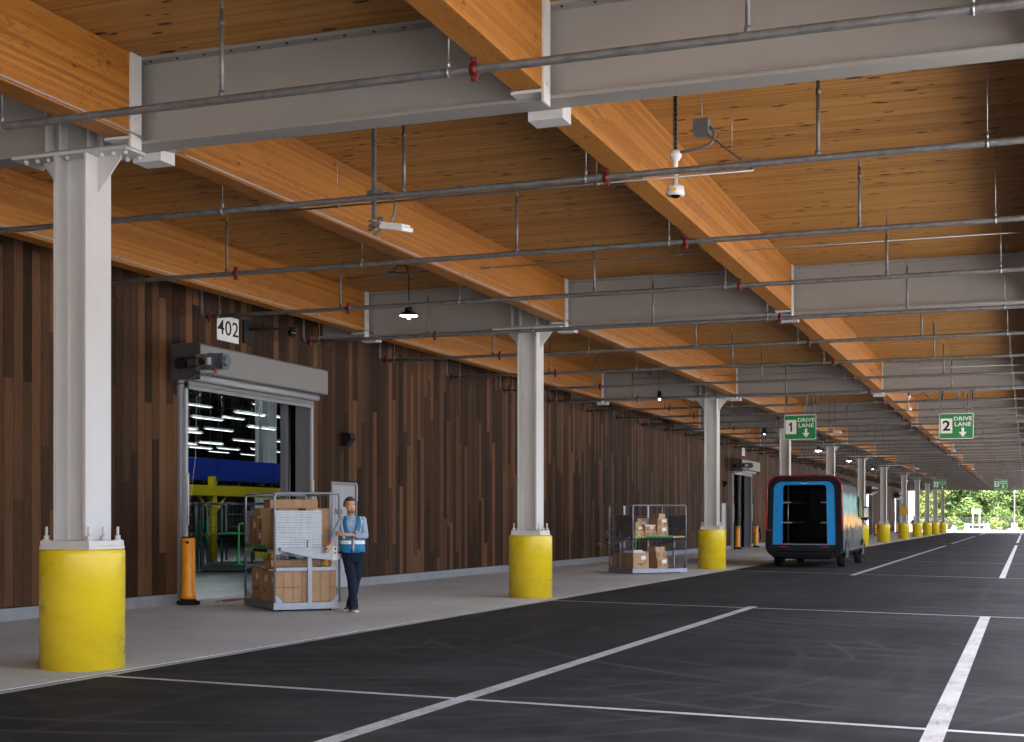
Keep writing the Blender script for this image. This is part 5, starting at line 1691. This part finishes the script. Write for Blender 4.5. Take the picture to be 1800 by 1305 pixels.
def build_worker():
    p = thing('person', 'far person in dark clothes and white helmet by a yellow column base', 'person')
    x, y = -9.65, 131.5
    p.location = (x, y, z_walk(x))
    hz = Vector((0, 0, 1))
    hd = Vector((0, 0, 1.64))
    b = MB()
    f, rgt = head(b, hd, R(30))
    limb(b, [(0, 0.01, 1.44), (0, 0, 1.54)], [0.06, 0.055])
    b.loft([ring((0, 0.02, z), w, d) for z, w, d in ((0.9, 0.15, 0.1), (1.1, 0.14, 0.1), (1.32, 0.17, 0.11), (1.44, 0.12, 0.08))])
    arms = []
    for sx in (-1, 1):
        a = [Vector((sx * 0.19, 0.02, 1.40)), Vector((sx * 0.33, 0.0, 1.16)), Vector((sx * 0.15, -0.14, 1.06))]
        limb(b, a, [0.05, 0.04, 0.028])
        hand(b, a[2], (-sx * 0.8, -0.4, 0.2), (0, 0.5, -0.6), 0.6)
        arms.append(a)
    legs = []
    for sx in (-1, 1):
        a = [Vector((sx * 0.09, 0.02, 0.9)), Vector((sx * 0.10, 0.0, 0.48)), Vector((sx * 0.10, 0.03, 0.09))]
        limb(b, a, [0.08, 0.055, 0.04]); legs.append(a)
    melt(b, 'body', 'skin', p, 0.010, 2)
    s = MB()
    s.loft([ring((0, 0.02, z), w, d, sq=2.3) for z, w, d in ((0.86, 0.19, 0.13), (1.05, 0.185, 0.13), (1.30, 0.205, 0.135), (1.42, 0.18, 0.11), (1.49, 0.07, 0.07))])
    for a in arms: limb(s, [a[0], a[1], a[1].lerp(a[2], 0.85)], [0.072, 0.06, 0.045])
    melt(s, 'jacket', 'dark_cloth', p, 0.014, 3, (0.08, 0.012))
    t = MB()
    t.loft([ring((0, 0.02, z), w, d, sq=2.3) for z, w, d in ((0.78, 0.17, 0.12), (0.94, 0.17, 0.12))])
    for a in legs: limb(t, a, [0.10, 0.075, 0.07])
    melt(t, 'trousers', 'dark_cloth', p, 0.014, 3, (0.08, 0.012))
    MB().lathe([(0.135, 0.0), (0.125, 0.02), (0.112, 0.03), (0.105, 0.09), (0.075, 0.14), (0.01, 0.16)], 18, hd + hz * 0.035).build('helmet', 'helmet', p)
    MB().bev(-0.09, 0.09, -0.22, -0.20, 1.04, 1.16, 0.004).build('tablet', 'paper', p)
    MB().prism([(0.03, 1.22), (0.14, 1.42), (0.18, 1.40), (0.07, 1.20)], 1, -0.135, -0.120).build('yellow_strap', 'sign_yellow', p)
    for sx in (-1, 1):
        MB().bev(sx * 0.10 - 0.045, sx * 0.10 + 0.045, -0.16, 0.10, 0.002, 0.085, 0.025).build('boot', 'black', p)
build_worker()

# ------------------------------------------------------------------ delivery van
def rrect(w, z0, z1, r, n=6, taper=0.0, rb=None):
    """rounded rectangle outline in (x,z), counter-clockwise from the lower right; taper narrows the top"""
    rb = r if rb is None else rb
    pts = []
    for cx, cz, a0, rr_ in ((w, z0, -90, rb), (w, z1, 0, r), (-w, z1, 90, r), (-w, z0, 180, rb)):
        sx = 1 if cx > 0 else -1
        ccx = cx - sx * rr_; ccz = cz + (rr_ if cz == z0 else -rr_)
        for k in range(n + 1):
            a = R(a0 + 90 * k / n)
            x, z = ccx + rr_ * math.cos(a), ccz + rr_ * math.sin(a)
            x *= 1 - taper * max(0.0, (z - 1.1)) / 1.9
            pts.append((x, z))
    return pts
def band(mb, outer, inner, y0, y1):
    """solid ring between two outlines of equal length"""
    n = len(outer)
    vs = [(x, y0, z) for x, z in outer] + [(x, y0, z) for x, z in inner] + [(x, y1, z) for x, z in outer] + [(x, y1, z) for x, z in inner]
    fs = []
    for i in range(n):
        j = (i + 1) % n
        fs += [(i, j, n + j, n + i), (2 * n + i, 3 * n + i, 3 * n + j, 2 * n + j), (i, 2 * n + i, 2 * n + j, j), (n + i, n + j, 3 * n + j, 3 * n + i)]
    mb.add(vs, fs)
def build_van():
    v = thing('delivery_van', 'dark delivery van with open blue-rimmed rear and colourful side, parked beyond the far cart', 'van')
    v.location = (-6.66, 44.75, z_road(-6.8) - 0.0)
    HW = 1.17
    # body shell from rear to nose, hollow
    secs = [(0.16, 1.00, 0.40, 2.90, 0.30, 0.07), (0.6, 1.0, 0.40, 2.92, 0.30, 0.075), (3.0, 1.0, 0.40, 2.92, 0.30, 0.08), (4.9, 0.99, 0.40, 2.88, 0.32, 0.09), (5.7, 0.98, 0.42, 2.66, 0.36, 0.12), (6.4, 0.96, 0.44, 1.95, 0.36, 0.13), (6.9, 0.92, 0.46, 1.45, 0.30, 0.10), (7.15, 0.84, 0.50, 1.25, 0.25, 0.05)]
    def sec(y, w, z0, z1, r, tp): return [(x, y, z) for x, z in rrect(HW * w, z0, z1, r, 6, tp, 0.14)]
    sh = MB()
    sh.loft([sec(*q) for q in secs], caps=False)
    n = len(sec(*secs[0]))
    b = len(sh.v) - n
    sh.f.append(tuple(b + k for k in range(n))); sh.sm.append(True); sh.mi.append(0)
    body = sh.build('body', 'van_wrap', v)
    so = body.modifiers.new('t', 'SOLIDIFY'); so.thickness = 0.04; so.offset = -1
    # seams on the visible side
    for y in (1.55, 3.1):
        MB().box(HW * 0.985, HW * 0.985 + 0.012, y, y + 0.02, 0.75, 1.25).build('side_seam', 'van_black', body)
    MB().bev(HW - 0.02, HW + 0.016, 0.9, 5.9, 0.52, 0.64, 0.01).build('side_skirt', 'van_grey', v)
    MB().bev(-HW - 0.016, -HW + 0.02, 0.9, 5.9, 0.52, 0.64, 0.01).build('side_skirt', 'van_grey', v)
    # rear surround: chunky dark frame, blue inner frame
    o1_ = rrect(HW + 0.06, 0.34, 2.93, 0.40, 6, 0.055, 0.36)
    i1_ = rrect(HW - 0.17, 0.50, 2.75, 0.26, 6, 0.055, 0.16)
    mb = MB(); band(mb, o1_, i1_, -0.02, 0.20)
    rf = mb.build('rear_frame', 'van_grey', v)
    bv = rf.modifiers.new('b', 'BEVEL'); bv.width = 0.02; bv.segments = 2; bv.limit_method = 'ANGLE'
    o2_ = rrect(HW - 0.172, 0.74, 2.748, 0.26, 6, 0.055, 0.03)
    i2_ = rrect(HW - 0.445, 0.765, 2.645, 0.12, 6, 0.055, 0.02)
    mb = MB(); band(mb, o2_, i2_, 0.02, 0.26)
    bl = mb.build('blue_frame', 'van_blue', v)
    MB().bev(-HW + 0.174, HW - 0.174, 0.005, 0.26, 0.51, 0.735, 0.02).build('rear_sill', 'van_black', v)
    MB().bev(-0.32, 0.32, -0.012, 0.006, 0.53, 0.71, 0.01).build('plate_recess', 'black', v)
    MB().bev(-HW + 0.28, HW - 0.28, -0.10, 0.02, 0.42, 0.50, 0.015).build('rear_step', 'van_grey', v)
    MB().box(-HW + 0.45, HW - 0.45, 0.0, 0.25, 0.7355, 0.762).build('threshold', 'frame_grey', v)
    for sx in (-1, 1):
        MB().bev(sx * 0.66 - 0.13, sx * 0.66 + 0.13, -0.006, 0.01, 0.655, 0.685, 0.004).build('reflector', 'van_red', v)
    # light band over the top and down both sides
    pts = [(x, z) for x, z in rrect(HW + 0.055, 0.34, 2.925, 0.40, 8, 0.055, 0.36) if z > 1.22]
    pts = [(pts[0][0] - 0.14, 1.20), (pts[0][0] + 0.012, 1.20)] + pts + [(pts[-1][0] - 0.012, 1.20), (pts[-1][0] + 0.14, 1.20)]
    MB().tube([(x, -0.018, z) for x, z in pts], 0.026, 8).build('light_band', 'van_red', v)
    MB().bev(-0.075, 0.075, -0.04, 0.01, 2.73, 2.79, 0.01).build('rear_camera', 'black', v)
    mk = MB()
    for k in range(6):
        mk.box(-0.10 + k * 0.034, -0.10 + k * 0.034 + 0.024, 0.012, 0.0195, 2.675, 2.70 - (k % 2) * 0.006)
    mk.build('white_mark', 'sign_white', bl, kind='stuff')
    for x in (-0.28, 0, 0.28):
        MB().bev(x - 0.05, x + 0.05, 0.01, 0.05, 2.945, 2.975, 0.008).build('marker_light', 'van_red', v)
    # cargo bay
    cb = MB()
    w2, z0_, z1_ = HW - 0.16, 0.76, 2.72
    cb.add([(-w2, 0.27, z0_), (w2, 0.27, z0_), (w2, 4.2, z0_), (-w2, 4.2, z0_)], [(0, 1, 2, 3)])
    cb.add([(-w2, 0.27, z1_), (w2, 0.27, z1_), (w2, 4.2, z1_), (-w2, 4.2, z1_)], [(0, 1, 2, 3)])
    cb.add([(-w2, 0.27, z0_), (-w2, 4.2, z0_), (-w2, 4.2, z1_), (-w2, 0.27, z1_)], [(0, 1, 2, 3)])
    cb.add([(w2, 0.27, z0_), (w2, 4.2, z0_), (w2, 4.2, z1_), (w2, 0.27, z1_)], [(0, 1, 2, 3)])
    cb.add([(-w2, 4.2, z0_), (w2, 4.2, z0_), (w2, 4.2, z1_), (-w2, 4.2, z1_)], [(0, 1, 2, 3)])
    bay = cb.build('cargo_bay', 'black', v)
    MB().bev(-0.42, 0.30, 4.15, 4.19, 0.9, 2.6, 0.01).build('bulkhead_door', 'van_black', bay)
    for zz in (1.42, 2.07):
        sl = MB().bev(-w2 + 0.01, -w2 + 0.52, 0.45, 3.6, zz, zz + 0.035, 0.006).build('shelf', 'cart_steel', v)
        MB().bev(-w2 + 0.52, -w2 + 0.545, 0.45, 3.6, zz - 0.005, zz + 0.05, 0.004).build('shelf_lip', 'galv_bright', sl)
        MB().bev(-w2 + 0.01, -w2 + 0.545, 0.425, 0.449, zz - 0.005, zz + 0.04, 0.004).build('shelf_end', 'galv_bright', sl)
        sr = MB().bev(w2 - 0.52, w2 - 0.01, 0.45, 3.6, zz, zz + 0.035, 0.006).build('shelf', 'van_grey', v)
        MB().bev(w2 - 0.545, w2 - 0.01, 0.425, 0.449, zz - 0.005, zz + 0.04, 0.004).build('shelf_end', 'galv_bright', sr)
    MB().cyl((-w2 + 0.42, 0.55, 0.77), (-w2 + 0.42, 0.55, 2.71), 0.014, 8).build('grab_rail', 'galv_bright', v)
    MB().tube([(-w2 + 0.28, 0.30, 0.87), (-w2 + 0.26, 0.30, 1.2), (-w2 + 0.20, 0.30, 1.75)], 0.022, 6).build('red_strap', 'van_red', v)
    # side mirror and windows
    for sx in (1, -1):
        m = MB().bev(sx * (HW + 0.10) - 0.09, sx * (HW + 0.10) + 0.09, 5.55, 5.68, 1.52, 2.0, 0.04).build('mirror', 'van_black', v, (sx * 0.06, 0, 0))
        MB().bev(sx * (HW + 0.10) - 0.07, sx * (HW + 0.10) + 0.07, 5.546, 5.552, 1.62, 1.95, 0.001).build('mirror_glass', 'chrome', m)
        MB().tube([(sx * (HW - 0.03), 5.7, 1.58), (sx * (HW + 0.14), 5.62, 1.54)], 0.03, 8).build('mirror_arm', 'van_black', v)
        MB().prism([(5.0, 1.62), (6.2, 1.62), (5.72, 2.3), (5.0, 2.35)], 0, min(sx * (HW * 0.955), sx * (HW * 0.985)), max(sx * (HW * 0.955), sx * (HW * 0.985))).build('side_window', 'glass_dark', v)
    # wheels
    for sx in (-1, 1):
        for yy_ in (1.45, 6.1):
            x0_, x1_ = (sx * (HW - 0.30), sx * (HW - 0.02))
            t = MB()
            prof = [(0.24, -0.13), (0.34, -0.135), (0.372, -0.11), (0.378, 0.0), (0.372, 0.11), (0.34, 0.135), (0.24, 0.13)]
            n_ = 32
            t.loft([[(zc_, r_ * math.cos(2 * math.pi * k / n_), r_ * math.sin(2 * math.pi * k / n_)) for k in range(n_)] for r_, zc_ in prof], caps=False)
            xc_ = (x0_ + x1_) / 2
            wl = thing('wheel_set', '', 'w'); del wl['label']; del wl['category']
            wl.parent = v; wl.location = (xc_, yy_, 0.378); wl.name = 'wheel'
            t.build('tyre', 'rubber', wl)
            rm = MB()
            rm.cyl((-0.10, 0, 0), (0.10, 0, 0), 0.245, 28)
            ro = rm.build('rim', 'van_grey', wl)
            ar_ = MB()
            # dark arch lip
            arc = [(yy_ + 0.47 * math.cos(R(a)), 0.378 + 0.47 * math.sin(R(a))) for a in range(0, 181, 15)]
            MB().tube([(sx * (HW + 0.004), ay, az) for ay, az in arc], 0.022, 6).build('arch_lip', 'van_black', v)
            arcin = [(yy_ + 0.45 * math.cos(R(a)), 0.378 + 0.45 * math.sin(R(a))) for a in range(0, 181, 15)]
            MB().prism(arcin + [(yy_ - 0.45, 0.30), (yy_ + 0.45, 0.30)], 0, min(sx * (HW - 0.005), sx * (HW + 0.003)), max(sx * (HW - 0.005), sx * (HW + 0.003))).build('wheel_well', 'black', v)
    # dark underbody
    MB().bev(-HW + 0.35, HW - 0.35, 0.3, 6.8, 0.27, 0.41, 0.02).build('underbody', 'van_black', v)
    MB().cyl((-HW + 0.3, 1.45, 0.378), (HW - 0.3, 1.45, 0.378), 0.06, 10).build('axle', 'van_black', v)
    return v
build_van()

# ------------------------------------------------------------------ beyond the canopy: trees, fence, sign frame, light pole, white building
def leaf_blob(mb, c, rx, ry, rz, n, size, rng):
    for _ in range(n):
        while True:
            d = Vector((rng.uniform(-1, 1), rng.uniform(-1, 1), rng.uniform(-1, 1)))
            if 0.25 < d.length < 1: break
        d = d.normalized() * (d.length ** 0.45)
        p = Vector(c) + Vector((d.x * rx, d.y * ry, d.z * rz))
        nrm = (d + Vector((rng.uniform(-1, 1), rng.uniform(-1, 1), rng.uniform(-0.4, 1.2)))).normalized()
        u, w = mb.frame(nrm)
        a = rng.uniform(0, 6.28)
        u2 = u * math.cos(a) + w * math.sin(a); w2 = nrm.cross(u2)
        s = size * rng.uniform(0.6, 1.3)
        mb.v += [tuple(p - u2 * s), tuple(p + w2 * s * 0.55), tuple(p + u2 * s), tuple(p - w2 * s * 0.55)]
        b = len(mb.v) - 4
        mb.f.append((b, b + 1, b + 2, b + 3)); mb.sm.append(False); mb.mi.append(0)
def raw_mesh(mb, name, mat):
    me = bpy.data.meshes.new(name)
    me.from_pydata(mb.v, [], mb.f); me.materials.append(M[mat]); me.update()
    return me
TREE = []
for kind, (mat, hgt, seed) in enumerate((('leaf_mid', 11, 1), ('leaf_yellow', 9, 2), ('leaf_dark', 12.5, 3))):
    rg = random.Random(seed * 17)
    cr = MB()
    limbs = []
    for k in range(34):
        u = rg.uniform(0, 2 * math.pi); rr_ = rg.uniform(0.3, 3.3); zz = rg.uniform(0.10, 0.98) * hgt
        rr_ *= math.sin(min(1.0, (zz / hgt) * 1.1 + 0.18) * math.pi) * 0.8 + 0.35
        c_ = (rr_ * math.cos(u), rr_ * math.sin(u), zz)
        limbs.append(c_)
        q_ = rg.uniform(0.7, 1.35)
        leaf_blob(cr, c_, q_ * 1.15, q_ * 1.15, q_ * 0.75, 210, 0.19, rg)
    tr = MB()
    tr.tube([(0, 0, -0.3), (0.1, 0.05, hgt * 0.3), (-0.1, 0.1, hgt * 0.6), (0.05, 0, hgt * 0.9)], [0.26, 0.2, 0.13, 0.04], 8)
    for c_ in limbs[::2]:
        z0_ = c_[2] * 0.7
        tr.tube([(0, 0.05, z0_), (c_[0] * 0.5, c_[1] * 0.5, (z0_ + c_[2]) / 2), c_], [0.08, 0.05, 0.02], 5)
    TREE.append((raw_mesh(cr, 'crown', mat), tr.mesh('trunk', 'bark')))
rt = random.Random(21)
spots = []
for row, (yr, x0_, x1_, st_) in enumerate(((228, -26, 8, 4.0), (236, -30, 12, 4.6), (246, -34, 16, 5.2))):
    x = x0_
    k = 0
    while x < x1_:
        spots.append((row, k, x + rt.uniform(-1, 1), yr + rt.uniform(-2, 2), rt.choice((0, 1, 2, 0, 1)) if row == 0 else rt.choice((0, 2, 0, 2, 1)), rt.uniform(0.85, 1.15)))
        x += st_; k += 1
TN = ['mid green leafy', 'yellow-green leafy', 'dark green leafy']
RN = ['front row along the fence', 'second row behind the fence', 'rear row behind the fence']
for row, k, x, y, kd, sc in spots:
    t = thing('tree', '%s tree, %s from the left in the %s' % (TN[kd], ORD[k], RN[row]), 'tree', (x, y, -0.3), (0, 0, rt.uniform(0, 6.28)), 'trees beyond the far end of the canopy')
    t.scale = (sc, sc, sc * (0.95 + 0.05 * row))
    link('crown', TREE[kd][0], t)
    link('trunk', TREE[kd][1], t)
SH = []
for sd_ in (4, 5):
    rg = random.Random(sd_)
    mb = MB()
    for k in range(9):
        leaf_blob(mb, (rg.uniform(-0.7, 0.7), rg.uniform(-0.4, 0.4), rg.uniform(0.4, 1.5)), 0.5, 0.5, 0.42, 90, 0.11, rg)
    SH.append(raw_mesh(mb, 'leaves', 'leaf_yellow' if sd_ == 4 else 'leaf_mid'))
stem = MB().tube([(0, 0, -0.2), (0.05, 0, 0.5), (0, 0.05, 1.2)], [0.04, 0.03, 0.015], 6).mesh('stem', 'bark')
for i, (x, y, sc) in enumerate(((-12.5, 218.6, 0.9), (-9.6, 218.2, 0.95), (-4.4, 218.5, 1.1), (-3.2, 218.9, 0.9), (-0.9, 218.4, 1.0), (0.8, 218.7, 1.1), (-15, 218.4, 1.0), (-18, 218.8, 1.1))):
    s_ = thing('shrub', 'rounded leafy shrub in front of the dark far fence, %s placed of eight' % ORD[i], 'shrub', (x, y, -0.1), (0, 0, i * 1.3), 'shrubs along the far fence')
    s_['label'] = ['rounded shrub in front of the far fence, left of the white gate by some metres', 'rounded shrub touching the left of the white gate', 'rounded shrub touching the right of the white gate', 'smaller shrub between the white gate and the light pole',
                   'shrub just left of the light pole base', 'shrub just right of the light pole base', 'shrub behind the farthest yellow columns', 'shrub at the far left end of the fence'][i]
    s_.scale = (sc, sc, sc)
    link('leaves', SH[i % 2], s_)
    link('stem', stem, s_)
fe = thing('metal_fence', 'dark metal picket fence in front of the far trees', 'fence', (0, 219.8, 0))
x = -30.0
pk = MB().box(-0.016, 0.016, -0.016, 0.016, -0.1, 1.95).mesh('picket', 'fence_dark')
npk = 0
while x < 10:
    link('picket', pk, fe, (x, 0, 0)); x += 0.16
for zz in (0.15, 1.75):
    MB().box(-30, 10, -0.02, 0.02, zz, zz + 0.04).build('rail', 'fence_dark', fe)
ga = thing('white_gate', 'white gate posts with slatted barrier in front of the far fence', 'gate', (-6.85, 211.0, 0))
for xx in (-1.35, 1.35):
    MB().bev(xx - 0.33, xx + 0.33, -0.3, 0.3, -0.1, 0.95, 0.02).build('pier', 'far_white', ga)
for k in range(5):
    MB().bev(-1.0 + k * 0.42, -0.70 + k * 0.42, -0.04, 0.04, 0.22, 0.72, 0.01).build('slat', 'black', ga)
MB().bev(-1.01, 1.01, -0.1, 0.1, -0.1, 0.16, 0.01).build('kerb', 'far_white', ga)
MB().bev(-1.01, 1.01, -0.05, 0.05, 0.75, 0.85, 0.01).build('top_rail', 'far_white', ga)
sf = thing('sign_frame', 'white sign board on two white posts at the far end', 'sign', (-6.75, 206.0, 0))
for xx in (-0.45, 0.45):
    MB().cyl((xx, 0, -0.1), (xx, 0, 2.35), 0.06, 10).build('post', 'far_white', sf)
MB().bev(-0.62, 0.62, -0.06, 0.06, 2.35, 3.0, 0.02).build('board', 'far_white', sf)
lp = thing('light_pole', 'slim grey light pole on pale round base near the picture edge', 'light pole', (-1.75, 214.0, 0))
MB().cyl((0, 0, 1.0), (0, 0, 9.5), 0.10, 12, 0.07).build('mast', 'galv_pipe', lp)
MB().lathe([(0.42, -0.1), (0.42, 0.98), (0.40, 1.0), (0.02, 1.0)], 20).build('base', 'far_white', lp)
MB().bev(-0.2, 0.9, -0.15, 0.15, 9.4, 9.52, 0.02).build('lamp_head', 'flex_grey', lp)
wb = thing('white_building', 'bright white block wall beyond the end of the timber wall', 'building', (0, 0, 0))
MB().bev(-34, -16.3, 196, 224, -0.3, 7.5, 0.05).build('wall', 'far_white', wb)
MB().bev(-34.1, -16.2, 195.9, 224.1, 7.501, 7.7, 0.02).build('parapet', 'far_white', wb)
